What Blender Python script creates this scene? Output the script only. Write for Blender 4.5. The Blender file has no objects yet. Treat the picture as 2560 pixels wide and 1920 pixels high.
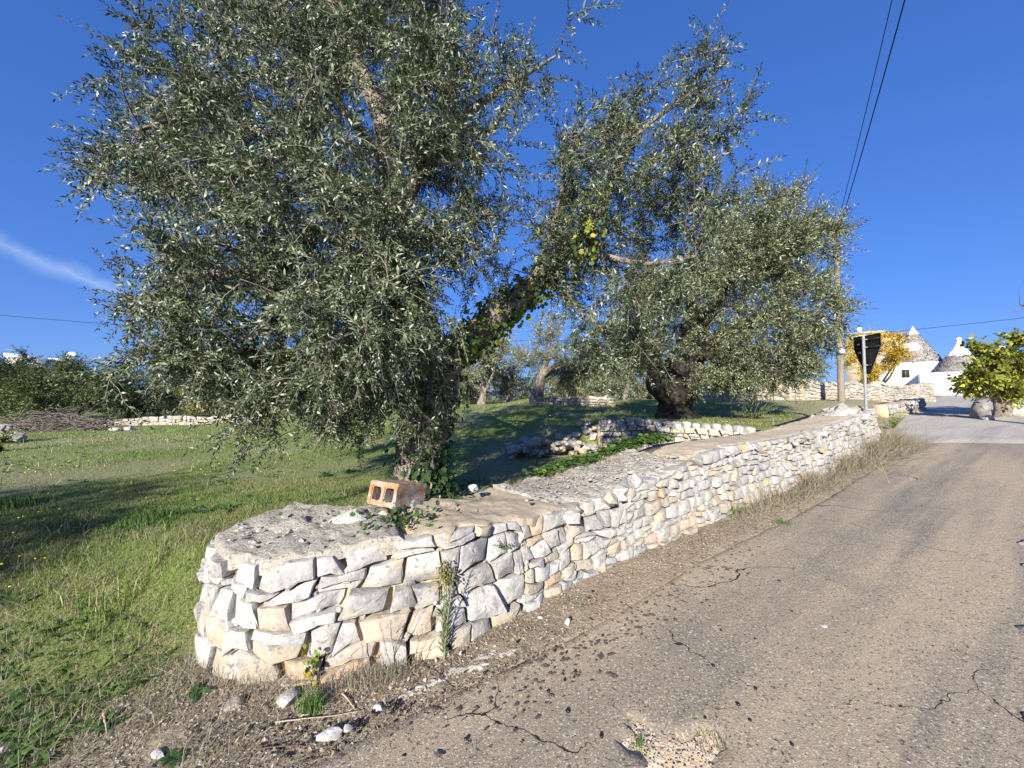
import bpy, bmesh, math, random
import numpy as np
from mathutils import Vector, Matrix

rng = np.random.default_rng(11)
random.seed(11)
scene = bpy.context.scene
COL = scene.collection

# ------------------------------------------------------------------ camera
FPX, EYE, PITCH = 1000.0, 1.6, math.radians(1.9)
cam_d = bpy.data.cameras.new('camera')
cam = bpy.data.objects.new('camera', cam_d)
COL.objects.link(cam)
cam.location = (0, 0, EYE)
cam.rotation_euler = (math.radians(90) + PITCH, 0, 0)
cam_d.sensor_width = 36.0
cam_d.lens = 36.0 * FPX / 2560.0
cam_d.clip_start, cam_d.clip_end = 0.05, 3000
scene.camera = cam

# ------------------------------------------------------------------ sky and sun
SUN_EL = math.radians(23)
SUN_H = Vector((-0.31, -0.95)).normalized()          # horizontal direction towards the sun
w = bpy.data.worlds.new('World')
scene.world = w
w.use_nodes = True
nt = w.node_tree
bg = nt.nodes['Background']
sky = nt.nodes.new('ShaderNodeTexSky')
sky.sky_type = 'NISHITA'
sky.sun_disc = False
sky.sun_elevation = SUN_EL
sky.sun_rotation = math.atan2(SUN_H.x, SUN_H.y)
sky.altitude = 300
sky.air_density = 1.0
sky.dust_density = 0.35
sky.ozone_density = 3.0
hs = nt.nodes.new('ShaderNodeHueSaturation')
hs.inputs['Saturation'].default_value = 1.22
hs.inputs['Value'].default_value = 1.0
nt.links.new(sky.outputs[0], hs.inputs['Color'])
gm = nt.nodes.new('ShaderNodeGamma'); gm.inputs['Gamma'].default_value = 0.55      # evens the sky out as the phone's tone curve does
nt.links.new(hs.outputs[0], gm.inputs['Color'])
mu = nt.nodes.new('ShaderNodeMix'); mu.data_type = 'RGBA'; mu.blend_type = 'MULTIPLY'; mu.inputs[0].default_value = 1
nt.links.new(gm.outputs[0], mu.inputs[6]); mu.inputs[7].default_value = (0.43, 0.69, 1.42, 1)
# one thin cirrus streak low in the sky, placed by direction
tc = nt.nodes.new('ShaderNodeTexCoord')
def vmath(op, a, b=None):
    n = nt.nodes.new('ShaderNodeVectorMath'); n.operation = op
    for i, s in enumerate((a, b)):
        if s is None: continue
        if isinstance(s, (tuple, list)): n.inputs[i].default_value = s
        else: nt.links.new(s, n.inputs[i])
    return n
def smath(op, a, b=None, clamp=False):
    n = nt.nodes.new('ShaderNodeMath'); n.operation = op; n.use_clamp = clamp
    for i, s in enumerate((a, b)):
        if s is None: continue
        if isinstance(s, (int, float)): n.inputs[i].default_value = s
        else: nt.links.new(s, n.inputs[i])
    return n.outputs[0]
def ray(u, v):
    x, z = (u - 1280) / FPX, (960 - v) / FPX
    d = Vector((x, math.cos(PITCH) - z * math.sin(PITCH), math.sin(PITCH) + z * math.cos(PITCH)))
    return d.normalized()
c0, c1 = ray(-60, 575), ray(330, 745)
tdir = (c1 - c0).normalized()
ndir = c0.cross(c1).normalized()
cdir = ((c0 + c1) / 2).normalized()
nz = nt.nodes.new('ShaderNodeTexNoise'); nz.inputs['Scale'].default_value = 9; nz.inputs['Detail'].default_value = 5
nz.inputs['Roughness'].default_value = 0.6
nt.links.new(tc.outputs['Generated'], nz.inputs['Vector'])
nzc = smath('SUBTRACT', nz.outputs['Fac'], 0.5)
across = vmath('DOT_PRODUCT', tc.outputs['Generated'], tuple(ndir)).outputs['Value']
along = vmath('DOT_PRODUCT', vmath('SUBTRACT', tc.outputs['Generated'], tuple(cdir)).outputs[0], tuple(tdir)).outputs['Value']
acr = smath('ADD', across, smath('MULTIPLY', nzc, 0.06))
m1 = smath('SUBTRACT', 1.0, smath('MULTIPLY', smath('ABSOLUTE', acr), 55.0), True)
m2 = smath('SUBTRACT', 1.0, smath('MULTIPLY', smath('POWER', smath('ABSOLUTE', along), 2.0), 42.0), True)
front = smath('GREATER_THAN', vmath('DOT_PRODUCT', tc.outputs['Generated'], tuple(cdir)).outputs['Value'], 0.5)
m = smath('MULTIPLY', smath('MULTIPLY', smath('POWER', m1, 1.4), m2), smath('MULTIPLY', smath('MULTIPLY', nz.outputs['Fac'], 0.7), front))
mixc = nt.nodes.new('ShaderNodeMix'); mixc.data_type = 'RGBA'
nt.links.new(m, mixc.inputs[0])
nt.links.new(mu.outputs[2], mixc.inputs[6])
mixc.inputs[7].default_value = (3.2, 4.0, 5.0, 1)
nt.links.new(mixc.outputs[2], bg.inputs['Color'])
bg.inputs['Strength'].default_value = 0.12

sl = bpy.data.lights.new('sun', 'SUN')
sl.energy = 5.0
sl.angle = math.radians(0.5)
sl.color = (1.0, 0.945, 0.85)
sun = bpy.data.objects.new('sun', sl)
COL.objects.link(sun)
to_sun = Vector((SUN_H.x * math.cos(SUN_EL), SUN_H.y * math.cos(SUN_EL), math.sin(SUN_EL)))
sun.rotation_euler = to_sun.to_track_quat('Z', 'Y').to_euler()

scene.view_settings.view_transform = 'Standard'
scene.view_settings.look = 'None'
scene.view_settings.gamma = 1
scene.view_settings.use_curve_mapping = False
scene.view_settings.exposure = 1.0
scene.render.engine = 'CYCLES'
scene.cycles.max_bounces = 6
scene.cycles.diffuse_bounces = 3
scene.cycles.transmission_bounces = 3
scene.cycles.use_denoising = True

# ------------------------------------------------------------------ helpers
def at(u, v, d):
    """world point on the photograph's line of sight (2560 x 1920 pixels) at depth y = d"""
    x, z = (u - 1280) / FPX, (960 - v) / FPX
    fy = math.cos(PITCH) - z * math.sin(PITCH)
    k = d / fy
    return np.array([x * k, d, EYE + (math.sin(PITCH) + z * math.cos(PITCH)) * k])

def ss(a, b, x):
    t = np.clip((x - a) / (b - a), 0, 1)
    return t * t * (3 - 2 * t)

class Acc:
    def __init__(s): s.V, s.F, s.T, s.n = [], [], [], 0
    def add(s, V, F, tint=None):
        V = np.asarray(V, float)
        if len(V) == 0: return
        if isinstance(F, np.ndarray): F = [F]
        for f in F:
            if len(f): s.F.append(np.asarray(f, int) + s.n)
        s.V.append(V); s.n += len(V)
        if tint is None: tint = (1, 1, 1)
        t = np.asarray(tint, float)
        s.T.append(np.broadcast_to(t, (len(V), 3)) if t.ndim == 1 else t)
    def arrays(s): return np.concatenate(s.V), s.F, np.concatenate(s.T)

LOC = {}
def new_mesh(name, V, Fs, tint=None, smooth=False, sharp=None):
    me = bpy.data.meshes.new(name)
    V = np.ascontiguousarray(V, dtype=np.float32)
    if isinstance(Fs, np.ndarray): Fs = [Fs]
    Fs = [np.asarray(f) for f in Fs if len(f)]
    loops = np.concatenate([f.ravel() for f in Fs]).astype(np.int32)
    tot = np.concatenate([np.full(len(f), f.shape[1]) for f in Fs]).astype(np.int32)
    start = np.concatenate([[0], np.cumsum(tot)[:-1]]).astype(np.int32)
    me.vertices.add(len(V)); me.vertices.foreach_set('co', V.ravel())
    me.loops.add(len(loops)); me.loops.foreach_set('vertex_index', loops)
    me.polygons.add(len(tot)); me.polygons.foreach_set('loop_start', start)
    me.update(calc_edges=True)
    if tint is not None:
        a = me.color_attributes.new('tint', 'FLOAT_COLOR', 'POINT')
        c = np.ones((len(V), 4), np.float32); c[:, :3] = tint
        a.data.foreach_set('color', c.ravel())
    if smooth:
        me.polygons.foreach_set('use_smooth', np.ones(len(tot), bool))
        if sharp: me.set_sharp_from_angle(angle=math.radians(sharp))
    return me

def put(name, me, mat=None, parent=None, loc=(0, 0, 0), kind=None, label=None, cat=None, group=None):
    """link one mesh; loc is absolute (nothing is rotated or scaled by its parent)"""
    o = bpy.data.objects.new(name, me)
    COL.objects.link(o)
    l = np.asarray(loc, float)
    LOC[o.name] = l
    if parent is not None:
        o.parent = parent
        l = l - LOC[parent.name]
    o.location = l
    if mat is not None and me is not None and not me.materials: me.materials.append(mat)
    tag(o, label, cat, group, kind)
    return o

def tag(o, label=None, cat=None, group=None, kind=None):
    if label: o['label'] = label
    if cat: o['category'] = cat
    if group: o['group'] = group
    if kind: o['kind'] = kind

def thing(name, loc, label, cat, group=None):
    return put(name, None, None, None, loc, None, label, cat, group)

def mesh_obj(name, V, Fs, mat, parent=None, tint=None, smooth=False, sharp=None, origin=None, **kw):
    V = np.asarray(V, float)
    if origin is None: origin = np.array([V[:, 0].mean(), V[:, 1].mean(), V[:, 2].min()])
    me = new_mesh(name, V - origin, Fs, tint, smooth, sharp)
    return put(name, me, mat, parent, origin, **kw)

def acc_obj(name, acc, mat, parent=None, **kw):
    V, F, T = acc.arrays()
    return mesh_obj(name, V, F, mat, parent, T, **kw)

# value noise in numpy
_perm = rng.permutation(4096)
_val = rng.random(4096) * 2 - 1
def vnoise(P, sc=1.0, seed=0):
    P = np.asarray(P, float) * sc + seed * 17.31
    i = np.floor(P).astype(int); f = P - i; f = f * f * (3 - 2 * f)
    r = 0
    for dx in (0, 1):
        for dy in (0, 1):
            for dz in (0, 1):
                h = _perm[(_perm[(_perm[(i[:, 0] + dx) & 4095] + i[:, 1] + dy) & 4095] + i[:, 2] + dz) & 4095]
                wgt = (f[:, 0] if dx else 1 - f[:, 0]) * (f[:, 1] if dy else 1 - f[:, 1]) * (f[:, 2] if dz else 1 - f[:, 2])
                r = r + _val[h] * wgt
    return r
def n2(x, y, sc, seed=0):
    x = np.asarray(x, float); y = np.asarray(y, float)
    return vnoise(np.stack([x.ravel(), y.ravel(), np.zeros(x.size)], 1), sc, seed).reshape(x.shape)

def tube(pts, rad, sides=6, cap=True, ridge=0.0, seed=0):
    pts = np.asarray(pts, float); rad = np.asarray(rad, float)
    n = len(pts)
    t = np.gradient(pts, axis=0); t /= np.linalg.norm(t, axis=1, keepdims=True) + 1e-9
    ref = np.array([0.0, 0, 1]) if abs(t[0, 2]) < 0.9 else np.array([1.0, 0, 0])
    a = np.cross(t, ref); a /= np.linalg.norm(a, axis=1, keepdims=True) + 1e-9
    for i in range(1, n):
        v = a[i - 1] - t[i] * (a[i - 1] @ t[i]); a[i] = v / (np.linalg.norm(v) + 1e-9)
    b = np.cross(t, a)
    th = np.arange(sides) * 2 * math.pi / sides
    R = rad[:, None] * np.ones((1, sides))
    if ridge:
        ph = np.arange(n)[:, None] * 0.09
        R = R * (1 + ridge * (0.5 * np.sin(3 * th[None] + ph * 3 + seed) + 0.35 * np.sin(7 * th[None] - ph * 5 + seed * 2)
                              + 0.3 * np.sin(13 * th[None] + ph * 6)))
    V = pts[:, None] + R[..., None] * (np.cos(th)[None, :, None] * a[:, None] + np.sin(th)[None, :, None] * b[:, None])
    V = V.reshape(-1, 3)
    i = np.arange(n - 1)[:, None] * sides; j = np.arange(sides)[None]; k = (j + 1) % sides
    F = np.stack([i + j, i + k, i + sides + k, i + sides + j], -1).reshape(-1, 4)
    Fs = [F]
    if cap:
        V = np.concatenate([V, pts[-1:]])
        e = (n - 1) * sides
        Fs.append(np.stack([e + np.arange(sides), e + (np.arange(sides) + 1) % sides, np.full(sides, n * sides)], 1))
    return V, Fs

def catmull(P, per=8):
    P = np.asarray(P, float)
    Q = np.concatenate([[2 * P[0] - P[1]], P, [2 * P[-1] - P[-2]]])
    out = []
    for i in range(1, len(Q) - 2):
        for t in np.arange(per) / per:
            out.append(0.5 * (2 * Q[i] + (Q[i + 1] - Q[i - 1]) * t + (2 * Q[i - 1] - 5 * Q[i] + 4 * Q[i + 1] - Q[i + 2]) * t * t
                              + (3 * Q[i] - Q[i - 1] - 3 * Q[i + 1] + Q[i + 2]) * t ** 3))
    out.append(Q[-2])
    return np.array(out)

def box(lo, hi):
    x0, y0, z0 = lo; x1, y1, z1 = hi
    V = np.array([(x0, y0, z0), (x1, y0, z0), (x1, y1, z0), (x0, y1, z0), (x0, y0, z1), (x1, y0, z1), (x1, y1, z1), (x0, y1, z1)], float)
    F = np.array([(0, 3, 2, 1), (4, 5, 6, 7), (0, 1, 5, 4), (1, 2, 6, 5), (2, 3, 7, 6), (3, 0, 4, 7)])
    return V, F
def rotz(V, a, c=(0, 0, 0)):
    c = np.asarray(c, float); ca, sa = math.cos(a), math.sin(a)
    return (np.asarray(V) - c) @ np.array([[ca, sa, 0], [-sa, ca, 0], [0, 0, 1]]) + c

def ico(sub):
    bm = bmesh.new(); bmesh.ops.create_icosphere(bm, subdivisions=sub, radius=1)
    V = np.array([v.co[:] for v in bm.verts]); F = np.array([[v.index for v in f.verts] for f in bm.faces]); bm.free()
    return V, F
ICO = {k: ico(k) for k in (1, 2, 3)}
def rock(size, seed, sub=2, cuts=9, rough=0.06, blocky=0):
    r = np.random.default_rng(seed)
    V, F = ICO[sub]; V = V.copy()
    if blocky: V = V / (np.abs(V) ** blocky).sum(1, keepdims=True) ** (1 / blocky) * .8
    cuts += 4
    for _ in range(cuts):
        n = r.normal(size=3); n /= np.linalg.norm(n); h = r.uniform(0.5, 0.88) * (1.25 if blocky else 1)
        V -= n * np.maximum(0, V @ n - h)[:, None] * 0.97
    V += vnoise(V, 2.2, seed % 97)[:, None] * V * rough * 1.2 + vnoise(V, 6, seed % 89)[:, None] * V * rough * .6
    V *= np.asarray(size) / 2 * 1.15
    V = rotz(V, r.uniform(-.15, .15) if blocky else r.uniform(0, 6.28))
    V[:, 2] -= V[:, 2].min()
    return V, F

# ------------------------------------------------------------------ materials
def pmat(name, base, rough=0.85, layers=(), bumps=(), tint=False, spec=0.25, transl=0.0, coords='pos', sat_noise=None):
    """Principled material in world space. layers: (scale, colour, lo, hi, detail); bumps: (scale, strength, distance, detail)"""
    m = bpy.data.materials.new(name); m.use_nodes = True
    t = m.node_tree; N, L = t.nodes, t.links
    b = N['Principled BSDF']
    b.inputs['Roughness'].default_value = rough
    b.inputs['Specular IOR Level'].default_value = spec
    geo = N.new('ShaderNodeNewGeometry')
    pos = geo.outputs['Position']
    col = None
    if tint:
        a = N.new('ShaderNodeVertexColor'); a.layer_name = 'tint'
        col = a.outputs['Color']
        if base is not None:
            mx = N.new('ShaderNodeMix'); mx.data_type = 'RGBA'; mx.blend_type = 'MULTIPLY'; mx.inputs[0].default_value = 1
            L.new(col, mx.inputs[6]); mx.inputs[7].default_value = (*base, 1); col = mx.outputs[2]
    else:
        rgb = N.new('ShaderNodeRGB'); rgb.outputs[0].default_value = (*base, 1); col = rgb.outputs[0]
    for ly in layers:
        sc, c, lo, hi, det = ly[:5]
        blend = ly[5] if len(ly) > 5 else 'MIX'
        kindt = ly[6] if len(ly) > 6 else 'noise'
        if kindt == 'noise':
            n = N.new('ShaderNodeTexNoise'); n.inputs['Detail'].default_value = det; n.inputs['Roughness'].default_value = 0.62
            f = n.outputs['Fac']
        else:
            n = N.new('ShaderNodeTexVoronoi'); f = n.outputs['Distance']
        n.inputs['Scale'].default_value = sc if not isinstance(sc, tuple) else 1
        if isinstance(sc, tuple):
            mp = N.new('ShaderNodeMapping'); mp.inputs['Scale'].default_value = sc[:3]
            src = pos
            if len(sc) > 3:
                m0 = N.new('ShaderNodeMapping'); m0.inputs['Rotation'].default_value = (0, 0, sc[3]); L.new(pos, m0.inputs['Vector']); src = m0.outputs[0]
            L.new(src, mp.inputs['Vector']); L.new(mp.outputs[0], n.inputs['Vector'])
        else:
            L.new(pos, n.inputs['Vector'])
        mr = N.new('ShaderNodeMapRange'); mr.inputs['From Min'].default_value = lo; mr.inputs['From Max'].default_value = hi
        L.new(f, mr.inputs['Value'])
        mx = N.new('ShaderNodeMix'); mx.data_type = 'RGBA'; mx.blend_type = blend
        L.new(mr.outputs[0], mx.inputs[0]); L.new(col, mx.inputs[6]); mx.inputs[7].default_value = (*c, 1)
        col = mx.outputs[2]
    L.new(col, b.inputs['Base Color'])
    prev = None
    for bp in bumps:
        sc, st, dist, det = bp
        n = N.new('ShaderNodeTexNoise'); n.inputs['Scale'].default_value = sc; n.inputs['Detail'].default_value = det
        n.inputs['Roughness'].default_value = 0.65
        L.new(pos, n.inputs['Vector'])
        bu = N.new('ShaderNodeBump'); bu.inputs['Strength'].default_value = st; bu.inputs['Distance'].default_value = dist
        L.new(n.outputs['Fac'], bu.inputs['Height'])
        if prev: L.new(prev, bu.inputs['Normal'])
        prev = bu.outputs[0]
    if prev: L.new(prev, b.inputs['Normal'])
    if transl:
        tr = N.new('ShaderNodeBsdfTranslucent'); ms = N.new('ShaderNodeMixShader'); ms.inputs[0].default_value = transl
        L.new(col, tr.inputs['Color']); out = N['Material Output']
        L.new(b.outputs[0], ms.inputs[1]); L.new(tr.outputs[0], ms.inputs[2]); L.new(ms.outputs[0], out.inputs['Surface'])
    return m

M = {}
M['stone'] = pmat('limestone', None, 0.9, tint=True, spec=0.2,
    layers=[(5, (0.40, 0.378, 0.34), 0.45, 0.7, 5), (11, (0.21, 0.205, 0.20), 0.52, 0.72, 7), (3.1, (0.42, 0.315, 0.19), 0.56, 0.74, 5),
            (40, (0.47, 0.447, 0.405), 0.55, 0.70, 5), (23, (0.16, 0.155, 0.15), 0.58, 0.70, 6), (9, (0.06, 0.055, 0.05), 0.68, 0.75, 8), (2.4, (0.20, 0.185, 0.165), 0.54, 0.78, 6)],
    bumps=[(12, 0.55, 0.03, 6), (60, 0.5, 0.008, 5)])
M['earth_joint'] = pmat('joint_earth', (0.50, 0.36, 0.21), 0.95, layers=[(7, (0.54, 0.44, 0.31), 0.45, 0.6, 4), (30, (0.34, 0.22, 0.12), 0.55, 0.75, 4)],
    bumps=[(25, 0.8, 0.03, 6)])
M['cap_old'] = pmat('weathered_mortar', (0.50, 0.465, 0.40), 0.95,
    layers=[(2.2, (0.50, 0.45, 0.37), 0.42, 0.56, 6), (32, (0.16, 0.145, 0.12), 0.55, 0.67, 7), (60, (0.55, 0.51, 0.43), 0.55, 0.68, 5), (9, (0.10, 0.08, 0.06), 0.66, 0.76, 6)],
    bumps=[(18, 1.0, 0.05, 7), (70, 0.9, 0.016, 5)])
M['cap_new'] = pmat('wall_concrete', (0.42, 0.345, 0.245), 0.92,
    layers=[(2.0, (0.46, 0.39, 0.29), 0.4, 0.65, 5), (26, (0.30, 0.24, 0.165), 0.52, 0.68, 6), (80, (0.5, 0.44, 0.35), 0.58, 0.72, 3)],
    bumps=[(30, 0.5, 0.012, 6), (140, 0.4, 0.004, 3)])
M['bark'] = pmat('olive_bark', (0.20, 0.165, 0.13), 0.95, layers=[((9, 9, 3), (0.36, 0.31, 0.25), 0.45, 0.65, 6), ((30, 30, 8), (0.07, 0.055, 0.045), 0.52, 0.66, 6)],
    bumps=[(14, 0.9, 0.05, 6), (50, 0.8, 0.02, 6)])
M['bark_dark'] = pmat('shaded_olive_bark', (0.055, 0.046, 0.038), 0.95, layers=[((5, 5, 2), (0.12, 0.105, 0.088), 0.52, 0.72, 6), ((14, 14, 4), (0.03, 0.025, 0.02), 0.52, 0.66, 6)],  # bark colour darkened to carry the crown's shade on the burled trunk
    bumps=[(7, 1.0, 0.12, 6), (25, 0.8, 0.03, 6)])
M['twig'] = pmat('twig_bark', (0.27, 0.235, 0.17), 0.8, layers=[(20, (0.17, 0.14, 0.10), 0.45, 0.7, 3)])
M['olive_leaf'] = pmat('olive_leaf', None, 0.42, tint=True, spec=0.5, transl=0.12)
M['leaf'] = pmat('broad_leaf', None, 0.5, tint=True, spec=0.35, transl=0.3)
M['dry'] = pmat('dry_leaf', None, 0.8, tint=True, spec=0.15, transl=0.15)
M['grass'] = pmat('grass_blade', None, 0.55, tint=True, spec=0.25, transl=0.3)
M['white'] = pmat('whitewash', (0.80, 0.79, 0.76), 0.9, layers=[(1.6, (0.55, 0.54, 0.52), 0.56, 0.75, 6), (7, (0.66, 0.65, 0.62), 0.5, 0.8, 5)], bumps=[(6, 0.4, 0.03, 5)])
M['chianca'] = pmat('trullo_slabs', None, 0.95, tint=True, layers=[(3, (0.13, 0.12, 0.105), 0.5, 0.7, 6), (9, (0.32, 0.30, 0.27), 0.58, 0.75, 5)], bumps=[(8, 0.6, 0.04, 5)])
M['sign_back'] = pmat('sign_back_paint', (0.012, 0.013, 0.015), 0.45, layers=[(3, (0.03, 0.03, 0.032), 0.5, 0.8, 4)], spec=0.35)
M['galv'] = pmat('galvanised_steel', (0.26, 0.27, 0.275), 0.55, layers=[(30, (0.19, 0.20, 0.21), 0.45, 0.65, 3)], spec=0.5)
M['sticker'] = pmat('sign_sticker', (0.62, 0.63, 0.63), 0.6)
M['pole_wood'] = pmat('pole_wood', (0.24, 0.20, 0.155), 0.9, layers=[((12, 12, 1.2), (0.13, 0.11, 0.085), 0.5, 0.7, 4)], bumps=[(20, 0.5, 0.02, 4)])
M['cable'] = pmat('black_cable', (0.015, 0.015, 0.017), 0.6)
M['tuff'] = pmat('tuff_block', (0.36, 0.19, 0.095), 0.95, layers=[(16, (0.42, 0.28, 0.17), 0.45, 0.65, 6), (45, (0.20, 0.10, 0.05), 0.56, 0.70, 5), (7, (0.33, 0.295, 0.25), 0.44, 0.54, 6)],
    bumps=[(40, 0.8, 0.012, 5), (140, 0.6, 0.005, 3)])
M['plaster'] = pmat('cream_plaster', (0.62, 0.52, 0.36), 0.9, layers=[(2, (0.5, 0.42, 0.3), 0.5, 0.7, 5)])
M['tile'] = pmat('red_roof', (0.30, 0.06, 0.045), 0.8, layers=[(6, (0.2, 0.05, 0.04), 0.5, 0.7, 4)])
M['dark'] = pmat('recess_shade', (0.03, 0.028, 0.025), 0.6)  # flat near-black colour stands in for the shade inside the window recess
M['olive_fruit'] = pmat('fallen_olive', (0.010, 0.008, 0.012), 0.4, spec=0.4)
M['stain'] = pmat('olive_stain', (0.06, 0.052, 0.045), 0.9, layers=[(70, (0.15, 0.13, 0.105), 0.42, 0.6, 4)])
M['sand'] = pmat('broken_roadbed', (0.62, 0.47, 0.32), 0.95, layers=[(14, (0.72, 0.60, 0.46), 0.45, 0.6, 5), (40, (0.40, 0.25, 0.16), 0.56, 0.7, 5)], bumps=[(30, 0.9, 0.02, 6)])
M['chalk'] = pmat('chalky_patch', (0.44, 0.405, 0.34), 0.95, layers=[(14, (0.27, 0.235, 0.185), 0.45, 0.62, 6), (50, (0.52, 0.49, 0.43), 0.55, 0.7, 4)], bumps=[(20, 0.9, 0.02, 6)])
M['flower'] = pmat('yellow_petal', (0.75, 0.60, 0.03), 0.6)

def asphalt(name, base, warm, dark, spot, crackscale, crack=True):
    m = pmat(name, base, 0.92, spec=0.25,
        layers=[((.12, 1.5, 1, -.6), warm, 0.42, 0.58, 3), ((.2, 2.4, 1, -.6), dark, 0.50, 0.66, 4), (1.3, dark, 0.56, 0.74, 5), (6, dark, 0.6, 0.9, 5), (85, spot, 0.55, 0.68, 3), (60, (0.05, 0.043, 0.035), 0.55, 0.70, 3)],
        bumps=[(140, 0.7, 0.006, 3), (3, 0.3, 0.03, 3)])
    t = m.node_tree; N, L = t.nodes, t.links
    b = N['Principled BSDF']
    col = b.inputs['Base Color'].links[0].from_socket
    geo = [n for n in N if n.type == 'NEW_GEOMETRY'][0]
    if crack:
        nz = N.new('ShaderNodeTexNoise'); nz.inputs['Scale'].default_value = 2.6; nz.inputs['Detail'].default_value = 6
        L.new(geo.outputs['Position'], nz.inputs['Vector'])
        ad = N.new('ShaderNodeVectorMath'); ad.operation = 'SCALE'; ad.inputs['Scale'].default_value = 0.55
        L.new(nz.outputs['Color'], ad.inputs[0])
        a2 = N.new('ShaderNodeVectorMath'); L.new(geo.outputs['Position'], a2.inputs[0]); L.new(ad.outputs[0], a2.inputs[1])
        vo = N.new('ShaderNodeTexVoronoi'); vo.feature = 'DISTANCE_TO_EDGE'; vo.inputs['Scale'].default_value = crackscale
        vo.voronoi_dimensions = '2D'
        L.new(a2.outputs[0], vo.inputs['Vector'])
        n3 = N.new('ShaderNodeTexNoise'); n3.inputs['Scale'].default_value = 0.9; n3.inputs['Detail'].default_value = 3
        L.new(geo.outputs['Position'], n3.inputs['Vector'])
        wd = N.new('ShaderNodeMapRange'); wd.inputs['From Min'].default_value = 0.45; wd.inputs['From Max'].default_value = 0.68
        wd.inputs['To Min'].default_value = 0.0; wd.inputs['To Max'].default_value = 0.0085
        L.new(n3.outputs['Fac'], wd.inputs['Value'])
        lt = N.new('ShaderNodeMath'); lt.operation = 'LESS_THAN'
        L.new(vo.outputs['Distance'], lt.inputs[0]); L.new(wd.outputs[0], lt.inputs[1])
        mx = N.new('ShaderNodeMix'); mx.data_type = 'RGBA'; L.new(lt.outputs[0], mx.inputs[0]); L.new(col, mx.inputs[6])
        mx.inputs[7].default_value = (0.025, 0.022, 0.02, 1)
        L.new(mx.outputs[2], b.inputs['Base Color'])
    return m
M['asphalt'] = asphalt('worn_asphalt', (0.268, 0.222, 0.163), (0.36, 0.29, 0.20), (0.188, 0.162, 0.13), (0.60, 0.53, 0.42), 0.8)
M['drive'] = asphalt('drive_concrete', (0.42, 0.38, 0.325), (0.47, 0.43, 0.37), (0.30, 0.275, 0.24), (0.5, 0.46, 0.41), 0.35, False)

def ground_mat():
    m = pmat('field_soil', None, 0.95, tint=True, spec=0.1,
        layers=[(2.3, (0.20, 0.16, 0.09), 0.58, 0.85, 5), (28, (0.34, 0.28, 0.18), 0.6, 0.8, 5), (34, (0.06, 0.045, 0.03), 0.58, 0.75, 5)],
        bumps=[(18, 0.8, 0.04, 6), (70, 0.6, 0.015, 4)])
    return m
M['ground'] = ground_mat()

# ------------------------------------------------------------------ terrain
WALL = [(-1.85, 3.5), (-2.08, 3.12), (-2.08, 2.76), (-1.88, 2.48), (-1.6, 2.33), (-1.3, 2.29), (-1.0, 2.35), (-.7, 2.42), (-.42, 2.53),
        (-.15, 2.75), (.1, 2.97), (.5, 3.33), (1.05, 3.72), (1.85, 4.25), (2.5, 4.72), (3.9, 5.68), (5.3, 6.62), (6.6, 7.55), (7.3, 8.05), (7.7, 8.5), (7.7, 9.0)]
WTOP = [.60, .61, .62, .63, .64, .66, .69, .72, .75, .73, .70, .69, .75, .88, 1.0, 1.02, 1.13, 1.26, 1.34, 1.33, 1.28]
BND = np.array([(-60, -16), (-14, -2.4), (-6, .35), (-3.0, 1.75)] + WALL[3:20] + [(9.3, 10.6), (11, 12.4), (15.2, 16.3), (22.3, 22.2), (31, 30), (60, 56)])

def sdist(x, y, P):
    """signed distance to polyline P, positive on its left"""
    x = np.asarray(x, float); y = np.asarray(y, float)
    best = np.full(x.shape, 1e9); sg = np.ones(x.shape)
    for a, b in zip(P[:-1], P[1:]):
        dx, dy = b[0] - a[0], b[1] - a[1]
        t = np.clip(((x - a[0]) * dx + (y - a[1]) * dy) / (dx * dx + dy * dy), 0, 1)
        ex, ey = x - a[0] - t * dx, y - a[1] - t * dy
        d = ex * ex + ey * ey
        c = dx * ey - dy * ex
        k = d < best - 1e-9
        best = np.where(k, d, best); sg = np.where(k, np.sign(c), sg)
    return np.sqrt(best) * sg

def h_road(x, y):
    p = 0.72 * np.asarray(x, float) + 0.69 * np.asarray(y, float)
    z = np.interp(p, [-50, 0.6, 1.6, 4, 12, 24, 60, 100], [0, 0, 0.03, .168, .648, 1.13, 1.93, 2.3])
    return z
def h_field(x, y):
    x = np.asarray(x, float); y = np.asarray(y, float)
    hf = 0.47 + 0.8 * ss(-16, 1, x) * ss(5, 16, y) - 0.25 * ss(-6, -20, x)
    step = np.maximum(ss(0.0, 0.3, y - (7.3 - .2 * (x - 1.5))), ss(3.7, 4.2, x)) * ss(-0.4, 0.9, x)
    ht = 1.05 + 0.42 * ss(9.5, 18, y)
    hf = np.where(ht > hf, hf + (ht - hf) * step, hf)
    return hf + 0.035 * n2(x, y, 0.7, 3) + 0.012 * n2(x, y, 3.0, 4)
def h(x, y):
    x = np.asarray(x, float); y = np.asarray(y, float)
    sd = sdist(x, y, BND)
    far = np.where(x < -1.9, 0.65 + 1.7 * ss(-1.9, -4.0, x), np.where(x > 7.8, 1.3, 0.65))
    wgt = ss(0.12, far, sd)
    return h_road(x, y) * (1 - wgt) + h_field(x, y) * wgt

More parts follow.
